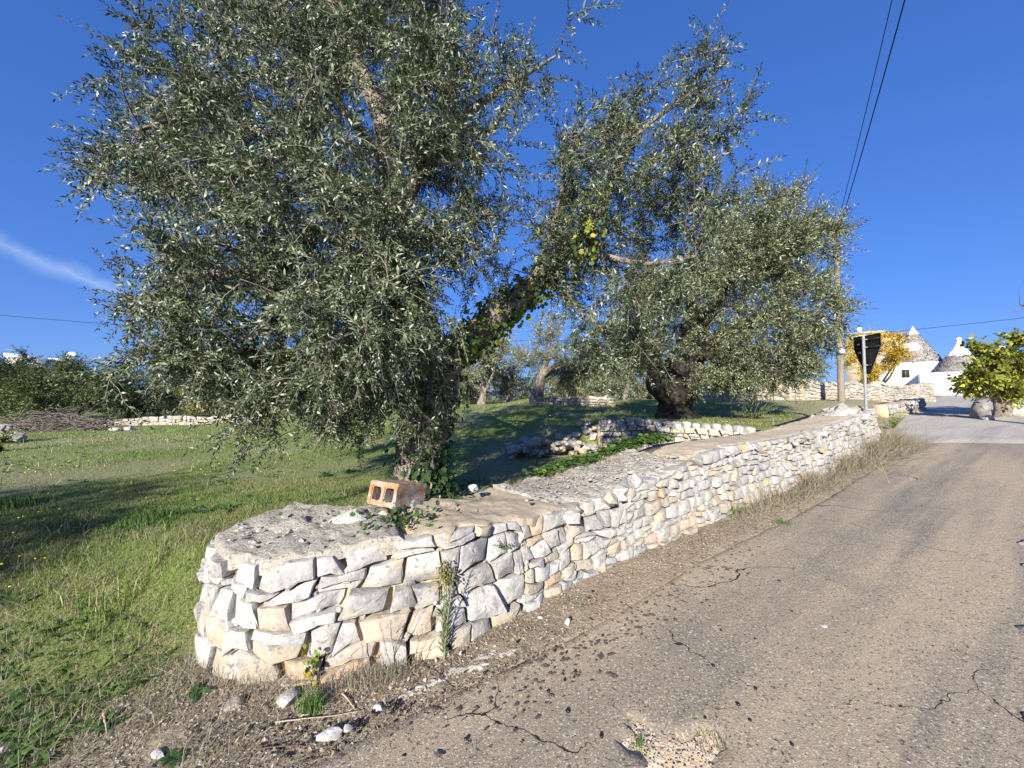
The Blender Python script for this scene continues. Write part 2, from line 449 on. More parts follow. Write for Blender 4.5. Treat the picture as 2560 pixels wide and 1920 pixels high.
ROAD_L = np.array([(-9, -3.2), (-4.5, -0.6), (-2, 1.0), (-.59, 2.02), (0, 2.4), (.63, 2.8), (1.67, 3.6), (3.58, 4.85), (5.9, 6.55), (7.7, 7.75), (8.7, 8.3), (10, 7.95), (14, 6.9), (24, 5.0)])
ROAD_R = np.array([(-6, -7), (-2, -5), (.6, -3.2), (2.0, -2.2), (2.6, -1.7), (3.3, -1.2), (4.6, -.3), (6.6, 1.1), (8.4, 2.2), (9.6, 2.7), (10.2, 2.8), (11, 2.7), (14, 2.0), (24, 0.4)])
DRIVE_L = np.array([(8.45, 7.9), (9.15, 9.1), (10.7, 11.4), (15.0, 15.7), (22.1, 21.4), (30.5, 28.7), (42, 38.6), (60, 54)])
DRIVE_R = np.array([(22, 4.7), (17, 8.2), (16.4, 10.6), (17.2, 13.6), (25.5, 21.0), (34, 28.5), (52, 37), (68, 52)])
def strip_param(L, R, n, mdiv, lo=0.0, hi=1.0):
    Lc, Rc = catmull(L, n), catmull(R, n)
    t = np.linspace(lo, hi, mdiv)
    return Lc[:, None] * (1 - t)[None, :, None] + Rc[:, None] * t[None, :, None]
def grid_faces(a, b):
    i = np.arange(a - 1)[:, None] * b; j = np.arange(b - 1)[None]
    return np.stack([i + j, i + j + 1, i + b + j + 1, i + b + j], -1).reshape(-1, 4)

# the ground sheet: polar grid out to the horizon
rr = np.concatenate([np.linspace(0.15, 1.2, 8), np.geomspace(1.3, 900, 190)])
aa = np.linspace(0, 2 * math.pi, 361)[:-1]
GX = (rr[:, None] * np.sin(aa)[None]); GY = (rr[:, None] * np.cos(aa)[None])
gz = h(GX, GY)
on_road = (sdist(GX, GY, ROAD_L) < -0.05) & (sdist(GX, GY, ROAD_R) > 0.05)
on_drive = (sdist(GX, GY, DRIVE_L) < -0.05) & (sdist(GX, GY, DRIVE_R) > 0.05) & (GX > 8) & (GY > 5)
gz = gz - 0.10 * on_road - 0.08 * on_drive
gz = gz + 0.012 * n2(GX, GY, 6, 5) * (~on_road)
def grassy(x, y):
    x = np.asarray(x, float); y = np.asarray(y, float)
    sd = sdist(x, y, BND)
    g = ss(-0.15, 0.85, sd + 0.55 * (x < -1.7) + 0.45 * n2(x, y, 1.2, 6)) * np.where(x > 7.8, 0.5, 1.0)
    g = g * (0.75 + 0.35 * n2(x, y, 0.9, 7))
    return np.clip(g, 0, 1)
gg = grassy(GX, GY)[..., None]
soil = np.array([0.35, 0.285, 0.205]); turf = np.array([0.145, 0.195, 0.045])
GT = soil * (1 - gg) + turf * gg
nr, na = GX.shape
V = np.stack([GX, GY, gz], -1).reshape(-1, 3)
i = np.arange(nr - 1)[:, None] * na; j = np.arange(na)[None]; k = (j + 1) % na
F = np.stack([i + j, i + na + j, i + na + k, i + k], -1).reshape(-1, 4)
V = np.concatenate([V, [[0, 0, float(h(0, 0)) - 0.1]]])
Fc = np.stack([np.arange(na), (np.arange(na) + 1) % na, np.full(na, nr * na)], 1)
T = np.concatenate([GT.reshape(-1, 3), [soil]])
mesh_obj('ground', V, [F, Fc], M['ground'], tint=T, smooth=True, origin=np.zeros(3), kind='structure',
         label='green field and dry earth verge beside the road', cat='ground')

# the road, with a broken-out hollow near the bottom edge of the picture
HOLE = at(1675, 1915, 1.80)[:2]
def hole_mask(x, y):
    ex, ey = x - HOLE[0], y - HOLE[1]
    a = np.arctan2(ey, ex)
    r = np.hypot(ex * 0.85 + ey * 0.3, ey * 1.25 - ex * .1)
    return r - (0.17 + 0.05 * np.sin(3 * a + 1) + 0.03 * np.sin(7 * a)) + 0.05 * n2(x, y, 14, 9)
P = strip_param(ROAD_L, ROAD_R, 20, 120)
P[:, 0] += 0.06 * np.stack([n2(P[:, 0, 0], P[:, 0, 1], 5, 8), n2(P[:, 0, 0], P[:, 0, 1], 5, 9)], 1) * 0.9
rz = h_road(P[..., 0], P[..., 1]) + 0.012 + 0.008 * n2(P[..., 0], P[..., 1], 1.5, 11)
edge = np.zeros_like(rz); edge[:, 0] = 0.03
hm = hole_mask(P[..., 0], P[..., 1])
rz = rz - edge - 0.035 * ss(0.01, -0.015, hm)
Vr = np.concatenate([P, rz[..., None]], -1).reshape(-1, 3)
mesh_obj('road', Vr, grid_faces(*rz.shape), M['asphalt'], smooth=True, origin=np.zeros(3), kind='structure',
         label='cracked worn asphalt lane running uphill beside the stone wall', cat='road')
th = np.linspace(0, 2 * math.pi, 41)[:-1]
ring = [HOLE + 0.26 * s * np.stack([np.cos(th) * 1.1, np.sin(th) * 0.95], 1) for s in (1, .8, .6, .4, .2)]
Vp = np.concatenate(ring + [HOLE[None]])
zp = h_road(Vp[:, 0], Vp[:, 1]) - 0.008 + 0.008 * n2(Vp[:, 0], Vp[:, 1], 16, 3)
fs = [np.stack([q * 40 + np.arange(40), q * 40 + (np.arange(40) + 1) % 40, (q + 1) * 40 + (np.arange(40) + 1) % 40, (q + 1) * 40 + np.arange(40)], 1) for q in range(4)]
fs.append(np.stack([160 + np.arange(40), 160 + (np.arange(40) + 1) % 40, np.full(40, 200)], 1))
mesh_obj('pothole_bed', np.column_stack([Vp, zp]), fs, M['sand'], smooth=True, kind='structure', label='sandy broken roadbed showing through the asphalt', cat='pothole')

P = strip_param(DRIVE_L, DRIVE_R, 30, 50)
dz = h_road(P[..., 0], P[..., 1]) + 0.022 + 0.008 * n2(P[..., 0], P[..., 1], 0.8, 12)
dz[:, 0] -= 0.04
dz -= 0.045 * (1 - ss(0.0, 0.6, sdist(P[..., 0], P[..., 1], ROAD_L)))
mesh_obj('driveway', np.concatenate([P, dz[..., None]], -1).reshape(-1, 3), grid_faces(*dz.shape), M['drive'], smooth=True, origin=np.zeros(3), kind='structure',
         label='pale concrete drive climbing to the conical stone houses', cat='driveway')

# chalky patches at the right edge of the lane
for q, (u, v, su, sv) in enumerate([(2618, 1372, 34, 26), (2630, 1430, 40, 22), (2620, 1600, 36, 26), (2626, 1830, 38, 24)]):
    c = at(u, v, 1)
    kx = (h_road(0, 0) + EYE) / (EYE - c[2]) * 0.93
    c = c * np.array([kx, kx, 1]); 
    for _ in range(6):
        kk = (EYE - h_road(c[0], c[1])) / (EYE - (at(u, v, 1)[2])); b0 = at(u, v, 1); c = np.array([b0[0] * kk, kk, 0])
    a = np.linspace(0, 2 * math.pi, 37)[:-1]
    rx = su / 1000 * c[1] * 1.2; ry = sv / 1000 * c[1] * 1.7
    R = 1 + 0.12 * np.sin(3 * a + q) + 0.06 * np.sin(8 * a + 2 * q) + 0.03 * np.sin(15 * a + q)
    rings = [np.stack([c[0] + rx * s * R * np.cos(a), c[1] + ry * s * R * np.sin(a)], 1) for s in (1, .93, .6, .3)] + [c[None, :2]]
    Vx = np.concatenate(rings)
    zz = h_road(Vx[:, 0], Vx[:, 1]) + 0.012 + np.concatenate([np.full(36, -.01), np.full(36, .014), np.full(36, .02), np.full(36, .02), [.02]]) + .006 * n2(Vx[:, 0], Vx[:, 1], 12, q)
    fs = [np.stack([s * 36 + np.arange(36), s * 36 + (np.arange(36) + 1) % 36, (s + 1) * 36 + (np.arange(36) + 1) % 36, (s + 1) * 36 + np.arange(36)], 1) for s in range(3)]
    fs.append(np.stack([108 + np.arange(36), 108 + (np.arange(36) + 1) % 36, np.full(36, 144)], 1))
    mesh_obj('chalk_patch', np.column_stack([Vx, zz]), fs, M['chalk'], smooth=True, kind='structure', label='white chalky patch breaking through the lane at its far side', cat='patch')

# ------------------------------------------------------------------ dry stone walls
def resample(P, step=0.02):
    P = catmull(P, 12)
    L = np.concatenate([[0], np.cumsum(np.linalg.norm(np.diff(P[:, :2], axis=0), axis=1))])
    s = np.arange(0, L[-1], step)
    return s, np.stack([np.interp(s, L, P[:, k]) for k in range(P.shape[1])], 1)

class Face:
    """a wall's face: s runs along it, t up it, depth out of it"""
    def __init__(f, pts, tops, base=None, batter=0.08, sink=0.05):
        pts = np.asarray(pts, float); tops = np.asarray(tops, float)
        f.s, Q = resample(np.column_stack([pts, tops]))
        f.P = Q[:, :2]; f.top = Q[:, 2]
        t = np.gradient(f.P, axis=0); t /= np.linalg.norm(t, axis=1, keepdims=True)
        f.n = np.column_stack([t[:, 1], -t[:, 0]])
        f.base = (base(f.P[:, 0], f.P[:, 1]) if base else h_road(f.P[:, 0], f.P[:, 1])) - sink
        f.H = f.top - f.base; f.batter = batter; f.len = f.s[-1]
    def __call__(f, s, t, dep):
        s = np.asarray(s, float)
        g = lambda a: np.interp(s, f.s, a)
        x, y, nx, ny = g(f.P[:, 0]), g(f.P[:, 1]), g(f.n[:, 0]), g(f.n[:, 1])
        t = np.asarray(t, float); d = dep - f.batter * t
        return np.stack([x + nx * d, y + ny * d, g(f.base) + t], -1)
    def pixel(f, u, v):
        """(s, t) of the pixel on this face, nearest stretch first"""
        uu = 1280 + FPX * f.P[:, 0] / f.P[:, 1]
        ok = f.n[:, 1] < 0.25
        i = np.argmin(np.abs(uu - u) + np.where(ok, 0, 1e4))
        z = at(u, v, f.P[i, 1])[2]
        return f.s[i], z - f.base[i]

def courses(face, s0, s1, rows, wmin, wmax, r, wave=.30, split=.16, tilt=.05, warp=.025):
    """rough courses: wavy beds, leaning joints, a few stones split in two. Returns polygons in (s, t)"""
    rows_y = np.concatenate([[0], np.cumsum(r.uniform(.75, 1.3, rows))]); rows_y /= rows_y[-1]
    ph = r.uniform(0, 60, rows + 1)
    H = lambda s: np.interp(s, face.s, face.H)
    def bed(k, s):
        s = np.asarray(s, float); y = rows_y[k] * np.ones_like(s)
        if 0 < k < rows:
            q = np.column_stack([s, np.full_like(s, ph[k]), np.zeros_like(s)])
            y = y + wave / rows * (vnoise(q, 2.3, 5) + .55 * vnoise(q, 6.5, 6))
        return y * H(s)
    out = []
    for k in range(rows):
        x = s0 - r.uniform(0, wmax); prev = 0.0
        while x < s1:
            wd_ = wmin + (wmax - wmin) * r.beta(1.3, 2.0); x2 = x + wd_; nxt = r.normal(0, tilt)
            a, b = max(x, s0), min(x2, s1)
            if b - a > .03:
                xs = np.linspace(0, 1, 3)
                lo = [(a + (b - a) * f - .5 * (prev * (1 - f) + nxt * f) * .5, None) for f in xs]
                bot = [(q[0], float(bed(k, q[0]))) for q in lo]
                top = [(a + (b - a) * f + .5 * (prev * (1 - f) + nxt * f) * .5,) for f in xs[::-1]]
                top = [(q[0], float(bed(k + 1, q[0]))) for q in top]
                if r.random() < split and (b - a) > wmin * 1.3 and top[1][1] - bot[1][1] > .07:
                    f = r.uniform(.35, .65); mid = [(p0[0] * (1 - f) + p1[0] * f, p0[1] * (1 - f) + p1[1] * f + r.normal(0, .006)) for p0, p1 in zip(bot, top[::-1])]
                    out.append(bot + mid[::-1]); out.append(mid + top)
                else:
                    out.append(bot + top)
            x = x2; prev = nxt
    def warped(poly):
        q = np.array(poly); hh = np.interp(q[:, 0], face.s, face.H); f = np.clip(np.minimum(q[:, 1], hh - q[:, 1]) / .06, 0, 1)
        e = np.column_stack([q, np.zeros(len(q))])
        q[:, 0] += warp * (vnoise(e, 4.2, 15) + .5 * vnoise(e, 10, 16)) * np.clip(np.minimum(q[:, 0] - s0, s1 - q[:, 0]) / .1, 0, 1)
        q[:, 1] += warp * .8 * (vnoise(e, 4.2, 17) + .5 * vnoise(e, 10, 18)) * f
        return [tuple(p) for p in q]
    return [warped(p) for p in out]

def stone_shape(poly, face, gap, bulge, step, seed, deep=0.13, proud=0.0):
    """an angular block grown from one cell of the wall's face"""
    r = np.random.default_rng(seed)
    p = np.array(poly); c = p.mean(0)
    rad = np.linalg.norm(p - c, axis=1); size = rad.mean()
    # drop cell corners that nearly coincide, pull the rest in a little
    keep = [k for k in range(len(p)) if np.linalg.norm(p[k] - p[k - 1]) > .12 * size]
    p = p[keep] if len(keep) >= 3 else p
    cut = np.where(r.random((len(p), 1)) < .22, r.uniform(.08, .24, (len(p), 1)), r.uniform(-.03, .05, (len(p), 1)))
    p = c + (p - c) * (1 - cut)
    e = []
    for k in range(len(p)):
        a, b = p[k], p[(k + 1) % len(p)]
        L = np.linalg.norm(b - a); n = max(1, int(round(L / step)))
        out = np.array([b[1] - a[1], a[0] - b[0]]) / (L + 1e-9)
        bow = r.normal(0, .018) * min(L, .2)
        for q in range(n):
            f = q / n
            e.append(a + (b - a) * f + out * (bow * 4 * f * (1 - f) + (r.normal(0, .012 * size) if q else 0)))
    e = np.array(e); N = len(e)
    rad = np.linalg.norm(e - c, axis=1, keepdims=True) + 1e-6
    e = c + (e - c) * np.clip(1 - gap / rad * r.uniform(.5, 1.5, (N, 1)), .6, 1)
    tilt = r.normal(0, .13, 2) + np.array([0, -.05])
    cuts = []
    for _ in range(3):
        d = r.normal(size=2); d /= np.linalg.norm(d); cuts.append((d, r.uniform(-.2, .55) * size, r.uniform(.06, .34)))
    rings = [(-deep, .82), (-.015, .995), (bulge * .62, 1.0), (bulge * .95, .94), (bulge * 1.04, .66), (bulge * 1.05, .33)]
    V = []
    for k, (dp, sc) in enumerate(rings + [(bulge * 1.06, 0)]):
        pp = c + (e - c) * sc if sc else c[None]
        if 1 < k: pp = pp + r.normal(0, .016 * size, pp.shape)
        d = np.full(len(pp), dp) + proud
        if k > 1:
            d = d + (pp - c) @ tilt
            for dd, o, sl in cuts: d = d - np.maximum(0, (pp - c) @ dd - o) * sl
            d = d + r.normal(0, .016 * size, len(pp))
            d = np.maximum(d, -.05)
        V.append(face(pp[:, 0], pp[:, 1], d))
    V = np.concatenate(V)
    Fs = []
    for k in range(len(rings) - 1):
        a = k * N + np.arange(N); b2 = k * N + (np.arange(N) + 1) % N
        Fs.append(np.stack([a, a + N, b2 + N], 1)); Fs.append(np.stack([a, b2 + N, b2], 1))
    a = (len(rings) - 1) * N + np.arange(N)
    Fs.append(np.stack([a, np.full(N, len(rings) * N), (len(rings) - 1) * N + (np.arange(N) + 1) % N], 1))
    return V, [np.concatenate(Fs)[:, ::-1]]

GREY = np.array([0.35, 0.34, 0.325]); CREAM = np.array([0.45, 0.375, 0.275]); ORANGE = np.array([0.46, 0.26, 0.12]); PALE = np.array([0.425, 0.408, 0.378])
def stone_tint(r, low, warm=0.25):
    k = r.random()
    c = GREY if k < .45 else PALE
    if r.random() < warm + 0.5 * low: c = CREAM * r.uniform(.85, 1.1)
    if r.random() < 0.02 + 0.16 * low: c = ORANGE * r.uniform(.9, 1.3) * .5 + CREAM * .5
    return c * r.uniform(.80, 1.10)

def build_wall(root, face, seeds, weights, aniso, gap, bulge, parts=300, near=60, warm=.25, seed=1, rank=None, Nf=.075, chink=0):
    cs = seeds; tm = [float(np.interp(np.mean([q[0] for q in p]), face.s, face.H)) for p in cs]
    items = []
    for i, poly in enumerate(cs):
        if poly is None: continue
        p = np.array(poly)
        ar = 0.5 * abs(np.dot(p[:, 0], np.roll(p[:, 1], 1)) - np.dot(p[:, 1], np.roll(p[:, 0], 1)))
        if ar < 0.0015: continue
        c = p.mean(0); w3 = face([c[0]], [c[1]], 0.0)[0]
        items.append((ar / max(w3[1], .5) ** 2, i, poly, c))
    items.sort(key=lambda q: -q[0])
    r = np.random.default_rng(seed)
    rest = Acc()
    if chink:                                   # small wedge stones packed into the joints
        jn = np.concatenate([np.array(q[2]) for q in items]); jn = jn[r.random(len(jn)) < chink]
        for q, (a_, b_) in enumerate(jn):
            if b_ < .03 or b_ > np.interp(a_, face.s, face.H) - .02: continue
            sz = r.uniform(.03, .065); V, F = rock((sz * r.uniform(.9, 1.9), sz, sz), seed * 77 + q, 1, 6, .05)
            rest.add(V + face([a_], [b_ - sz * .4], r.uniform(-.03, .012))[0], F, stone_tint(r, .2, warm))
    for rank_, (a, i, poly, c) in enumerate(items):
        low = float(np.clip(1 - c[1] / max(tm[i], .1) * 1.6, 0, 1))
        tint = stone_tint(r, low, warm)
        N = .045 if rank_ < near else Nf
        V, Fs = stone_shape(poly, face, gap, bulge * r.uniform(.7, 1.25), N, seed * 1000 + i, proud=r.uniform(-.022, .020))
        if rank_ < parts:
            mesh_obj('stone', V, Fs, M['stone'], root, np.broadcast_to(tint, V.shape), smooth=True, sharp=30)
        else:
            rest.add(V, Fs, tint)
    if rest.n:
        acc_obj('stone_mass', rest, M['stone'], root, smooth=True, sharp=30, kind='stuff')
    return len(items)

def core_mesh(face, inset, thick, drop=0.05):
    s = face.s[::4]
    z0 = np.zeros_like(s); Ht = np.interp(s, face.s, face.H) - drop
    A = face(s, z0, -inset); B = face(s, Ht, -inset); C = face(s, Ht, -thick); D = face(s, z0, -thick)
    n = len(s)
    V = np.concatenate([A, B, C, D])
    q = np.arange(n - 1)
    Fs = [np.stack([k * n + q, k * n + q + 1, ((k + 1) % 4) * n + q + 1, ((k + 1) % 4) * n + q], 1) for k in range(4)]
    Fs.append(np.array([[0, n, 2 * n, 3 * n], [n - 1, 4 * n - 1, 3 * n - 1, 2 * n - 1]]))
    return V, Fs

# --- the roadside wall
F1 = Face(WALL, WTOP)
wall = thing('dry_stone_wall', (F1.P[300, 0], F1.P[300, 1], float(F1.base[300])), 'long white limestone dry stone wall curving along the lane with mortar capped top', 'stone wall')
r = np.random.default_rng(5)
s_mid, s_far = 3.35, 4.6
polys = courses(F1, 0.12, s_mid, 5, .12, .33, r, wave=.5, split=.2, tilt=.05, warp=.045) + courses(F1, s_mid, s_far, 6, .10, .28, r, wave=.5, split=.2, tilt=.06, warp=.05) + courses(F1, s_far, F1.len - .02, 8, .08, .25, r, wave=.5, split=.2, tilt=.06, warp=.035)
nst = build_wall(wall, F1, polys, None, 1, .0065, .042, parts=300, near=140, warm=.12, seed=1, chink=.14)
V, Fs = core_mesh(F1, .055, .8, .035)
mesh_obj('core', V, Fs, M['earth_joint'], wall)

# caps
def cap_strip(name, face, s0, s1, w0, w1, lift, thick, mat, seed, amp=0.02, n=None, rough=.01, edge=.04):
    s = np.arange(s0, s1, .03); n = n or 22
    wv = np.linspace(0, 1, n)
    S, Wd = np.meshgrid(s, wv, indexing='ij')
    fr = w0 + edge * vnoise(np.column_stack([s, s * 0, s * 0]), 7, seed) + edge * .5 * vnoise(np.column_stack([s, s * 0, s * 0]), 22, seed)
    bk = (w1(s) if callable(w1) else w1) + edge * 1.5 * vnoise(np.column_stack([s, s * 0 + 5, s * 0]), 4, seed)
    dep = -(fr[:, None] * (1 - Wd) + bk[:, None] * Wd)
    Ht = np.interp(S.ravel(), face.s, face.H).reshape(S.shape)
    P = face(S.ravel(), np.zeros(S.size), dep.ravel() - 0).reshape(S.shape + (3,))
    P[..., 2] = np.interp(S.ravel(), face.s, face.base).reshape(S.shape) + Ht + lift
    xs, ys = P[..., 0], P[..., 1]
    P[..., 2] += amp * n2(xs, ys, 3, seed) + rough * n2(xs, ys, 14, seed) + rough * .6 * n2(xs, ys, 40, seed)
    P[..., 2] -= .02 * np.exp(-Wd * 25)
    m = len(s)
    top = P.reshape(-1, 3)
    # skirt
    rim = np.concatenate([np.arange(m) * n, (m - 1) * n + np.arange(1, n), (np.arange(m - 2, -1, -1)) * n + n - 1, np.arange(n - 2, 0, -1)])
    low = top[rim].copy(); low[:, 2] -= thick * (1 + .4 * vnoise(low, 9, seed)); low[:, :2] += .012 * np.stack([vnoise(low, 20, 3), vnoise(low, 20, 4)], 1)
    q = np.arange(len(rim)); q2 = (q + 1) % len(rim)
    Fs = [grid_faces(m, n)[:, ::-1], np.stack([rim[q], len(top) + q, len(top) + q2, rim[q2]], 1)[:, ::-1]]
    return mesh_obj(name, np.concatenate([top, low]), Fs, mat, wall, smooth=True, sharp=50)
def s_at_x(x, lo=2.0):
    i = np.argmin(np.abs(F1.P[:, 0] - x) + np.where(F1.s < lo, 9, 0)); return F1.s[i]
# rounded near end: ring fan
i0, i1 = 0, np.argmin(np.abs(F1.P[:, 0] + .62) + np.where(F1.s < 1.2, 9, 0))
fr = F1.P[i0:i1:3] - F1.n[i0:i1:3] * .05
bk = np.array([(-.98, 3.25), (-1.25, 3.28), (-1.45, 3.42), (-1.7, 3.4), (-1.9, 3.5)])
out = np.concatenate([fr, catmull(bk, 6)])
out += .03 * np.stack([n2(out[:, 0], out[:, 1], 6, 1), n2(out[:, 0], out[:, 1], 6, 2)], 1) + .015 * np.stack([n2(out[:, 0], out[:, 1], 22, 1), n2(out[:, 0], out[:, 1], 22, 2)], 1)
c = np.array([-1.45, 2.85])
rings = []; n = len(out)
for sc in (1.0, .995, .96, .9, .82, .74, .66, .58, .5, .42, .34, .26, .18, .1, .04):
    rings.append(c + (out - c) * sc)
Vx = np.concatenate(rings + [c[None]])
zt = np.interp(Vx[:, 0], [-2.2, -1.65, -1.0, -.6], [.625, .645, .69, .73]) + .02 + .03 * ss(2.3, 3.3, Vx[:, 1])
zt += .024 * n2(Vx[:, 0], Vx[:, 1], 4, 1) + .024 * n2(Vx[:, 0], Vx[:, 1], 12, 2) + .016 * n2(Vx[:, 0], Vx[:, 1], 35, 2)
zt[:n] -= .085 + .03 * n2(out[:, 0], out[:, 1], 9, 7); zt[n:2 * n] -= .02
ks = np.arange(n)
Fs = [np.stack([k * n + ks, k * n + (ks + 1) % n, (k + 1) * n + (ks + 1) % n, (k + 1) * n + ks], 1) for k in range(len(rings) - 1)]
Fs.append(np.stack([(len(rings) - 1) * n + ks, (len(rings) - 1) * n + (ks + 1) % n, np.full(n, len(rings) * n)], 1))
mesh_obj('cap_slab', np.column_stack([Vx, zt]), Fs, M['cap_old'], wall, smooth=True, sharp=55, label='rough grey lichened mortar slab on the rounded wall end')
sB, sC, sD = s_at_x(-.58), s_at_x(.45), s_at_x(2.0)
o = cap_strip('cap_slab', F1, sB, sC, .05, lambda s: np.interp(s, [sB, sC], [.72, .95]), .008, .07, M['cap_new'], 3); o['label'] = 'smooth tan concrete slab on the middle of the wall'
o = cap_strip('cap_slab', F1, sC + .01, sD, .14, .98, .012, .06, M['cap_old'], 6, amp=.03, rough=.018, edge=.09); o['label'] = 'rough pale mortar strewn with dry stems'
o = cap_strip('cap_slab', F1, sD + .02, F1.len - 1.9, .10, .62, .006, .06, M['cap_new'], 8, edge=.05); o['label'] = 'long smooth tan concrete strip on the higher wall stretch'

def scatter_rocks(n, area, size, seed, parent, zf, tintw=.3, name='stone', sub=1):
    r = np.random.default_rng(seed)
    for q in range(n):
        p = area(r); s = r.uniform(*size)
        V, F = rock((s * r.uniform(.9, 1.5), s, s * r.uniform(.6, .9)), seed * 100 + q, sub, 8, .05)
        V = V + np.array([p[0], p[1], zf(p[0], p[1]) - s * .15 + (p[2] if len(p) > 2 else 0)])
        mesh_obj(name, V, F, M['stone'], parent, np.broadcast_to(stone_tint(r, tintw), V.shape), smooth=True, sharp=28)

# loose stones lying on the far end of the wall, round the sign post
ztop1 = lambda x, y: float(np.interp(np.argmin(np.hypot(F1.P[:, 0] - x, F1.P[:, 1] - y)), np.arange(len(F1.top)), F1.top))
def on_far(r):
    s = r.uniform(F1.len - 2.2, F1.len - .1); p = F1([s], [0], -r.uniform(.05, .8))[0]
    return (p[0], p[1], r.uniform(-.02, .05))
cr = Acc(); rc_ = np.random.default_rng(91)
for q in range(360):
    if q < 130: xx, yy = rc_.uniform(-2.0, -.75), rc_.uniform(2.4, 3.25); zz = .69
    else:
        s_ = rc_.uniform(sC, sD); p_ = F1([s_], [0], -rc_.uniform(.15, .9))[0]; xx, yy = p_[:2]; zz = np.interp(s_, F1.s, F1.top) + .03
    if q < 130 and sdist(np.array([xx]), np.array([yy]), F1.P[::6])[0] < .12: continue
    sz = rc_.uniform(.008, .03) * (2 if rc_.random() < .06 else 1); V, F = rock((sz * 1.4, sz, sz * .6), 3000 + q, 1, 6, .05); cr.add(V + np.array([xx, yy, zz - .012]), F, PALE * rc_.uniform(.7, 1.15))
acc_obj('mortar_crumbs', cr, M['stone'], None, kind='stuff', label='loose mortar crumbs and chips on top of the wall', cat='crumbs', smooth=True, sharp=30)
scatter_rocks(52, on_far, (.12, .3), 71, wall, lambda x, y: ztop1(x, y) - .09, .1)
def on_front(r):
    s = r.uniform(sC, F1.len - .3); p = F1([s], [0], -r.uniform(-.02, .1))[0]; return (p[0], p[1], r.uniform(-.04, .02))
scatter_rocks(34, on_front, (.10, .19), 72, wall, lambda x, y: ztop1(x, y) - .075, .1)

# --- terrace wall in the field, its tumbled left end, and far walls
def small_wall(name, label, pts, tops, base, dw, dh, seed, warm, bulge=.05, gap=.008, parts=200, aniso=1.2, group=None, thick=.5, ragged=.22):
    f = Face(pts, tops, base=base, batter=.06)
    if ragged: f.H = f.H * (1 + ragged * vnoise(np.column_stack([f.s, f.s * 0, f.s * 0]), 1.3, seed) + ragged * .6 * vnoise(np.column_stack([f.s, f.s * 0, f.s * 0]), 4, seed)); f.top = f.base + f.H
    root = thing(name, (f.P[0, 0], f.P[0, 1], float(f.base[0])), label, 'stone wall', group)
    r = np.random.default_rng(seed)
    polys = courses(f, 0.0, f.len - .02, max(2, int(round(f.H.mean() / dh))), dw * .5, dw * 1.6, r, wave=.35, split=.1)
    build_wall(root, f, polys, None, aniso, gap, bulge, parts=parts, near=0, warm=warm, seed=seed, Nf=dw * .45)
    V, Fs = core_mesh(f, .05, thick, .03)
    mesh_obj('core', V, Fs, M['earth_joint'], root)
    return root, f
lowf = lambda x, y: np.full(np.shape(x), .60)
tp = [at(1500, 1100, 7.0), at(1600, 1100, 6.95), at(1700, 1100, 6.85), at(1800, 1100, 6.7), at(1900, 1100, 6.45)]
troot, TF = small_wall('terrace_wall', 'short neat terrace wall of squared pale blocks below the big old olive', [p[:2] for p in tp], [1.13, 1.13, 1.10, 1.06, 1.0], lowf, .17, .105, 21, .55, ragged=0)
r = np.random.default_rng(44)
for q in range(16):                                             # coping blocks along its top
    s = .06 + q * .155; p = TF([s], [0], -.09)[0]
    V, F = rock((.155 * r.uniform(.85, 1.05), .2, .15 * r.uniform(.85, 1.1)), 900 + q, 2, 1, .04, 6)
    V = V + np.array([p[0], p[1], np.interp(s, TF.s, TF.top) - .05])
    mesh_obj('stone', V, F, M['stone'], troot, np.broadcast_to(PALE * r.uniform(.9, 1.08), V.shape), smooth=True, sharp=35)

heap = thing('rubble_heap', at(1380, 1100, 7.2), 'tumbled heap of cream stones where the terrace edge has collapsed', 'rubble')
def heap_area(r):
    u = r.uniform(1275, 1490); e = 1 - ((u - 1385) / 130) ** 2
    d = 7.3 + r.uniform(-.35, .25); p = at(u, 1000, d)
    return (p[0], p[1], r.random() * .26 * max(0, e))
def heap_z(x, y):
    return float(h(x, y)) + random.uniform(-.02, .05)
scatter_rocks(130, heap_area, (.09, .2), 81, heap, heap_z, .5)

far1 = [at(u, 1040, 19.5)[:2] for u in (250, 340, 440, 540, 660)]
small_wall('low_field_wall', 'low broken white stone wall along the far edge of the field', far1, [h_field(*p) + t for p, t in zip(far1, (.2, .35, .42, .4, .33))],
           h_field, .34, .13, 31, .35, bulge=.08)
fs_ = thing('flat_stone', at(310, 1062, 15.5), 'flat pale slab lying in the grass before the low field wall', 'stone')
for q, u in enumerate((290, 325)):
    p = at(u, 1062, 15.5); V, F = rock((.6, .4, .16), 60 + q, 2); mesh_obj('slab_piece', V + np.array([p[0], p[1], float(h(p[0], p[1])) - .02]), F, M['stone'], fs_, np.broadcast_to(PALE * 1.1, V.shape), smooth=True, sharp=30)
rw = thing('ruined_wall_end', at(10, 1080, 11), 'tumbled wall end of white stones across the grass by the brush pile', 'stone wall')
def ruin_area(r):
    u = r.uniform(-170, 52); d = 11 + r.uniform(-.25, .25); p = at(u, 1080, d); return (p[0], p[1], r.random() * np.interp(u, [-170, 0, 20, 52], [.55, .5, .4, .05]))
scatter_rocks(60, ruin_area, (.16, .34), 83, rw, lambda x, y: float(h(x, y)), .15)
bw = [at(u, 1000, d)[:2] for u, d in ((2015, 18.4), (2090, 19), (2180, 20), (2260, 21), (2338, 22.4))]
small_wall('boundary_wall', 'coursed dry stone boundary wall behind the utility pole, up to the drive', bw, [float(at(u, v, d)[2]) for u, v, d in ((2015, 955, 18.4), (2090, 955, 19), (2180, 957, 20), (2260, 962, 21), (2338, 962, 22.4))],
           lambda x, y: h_field(x, y) * .5 + h_road(x, y) * .5 - .1, .34, .14, 34, .55, bulge=.06, parts=240, aniso=1.5)
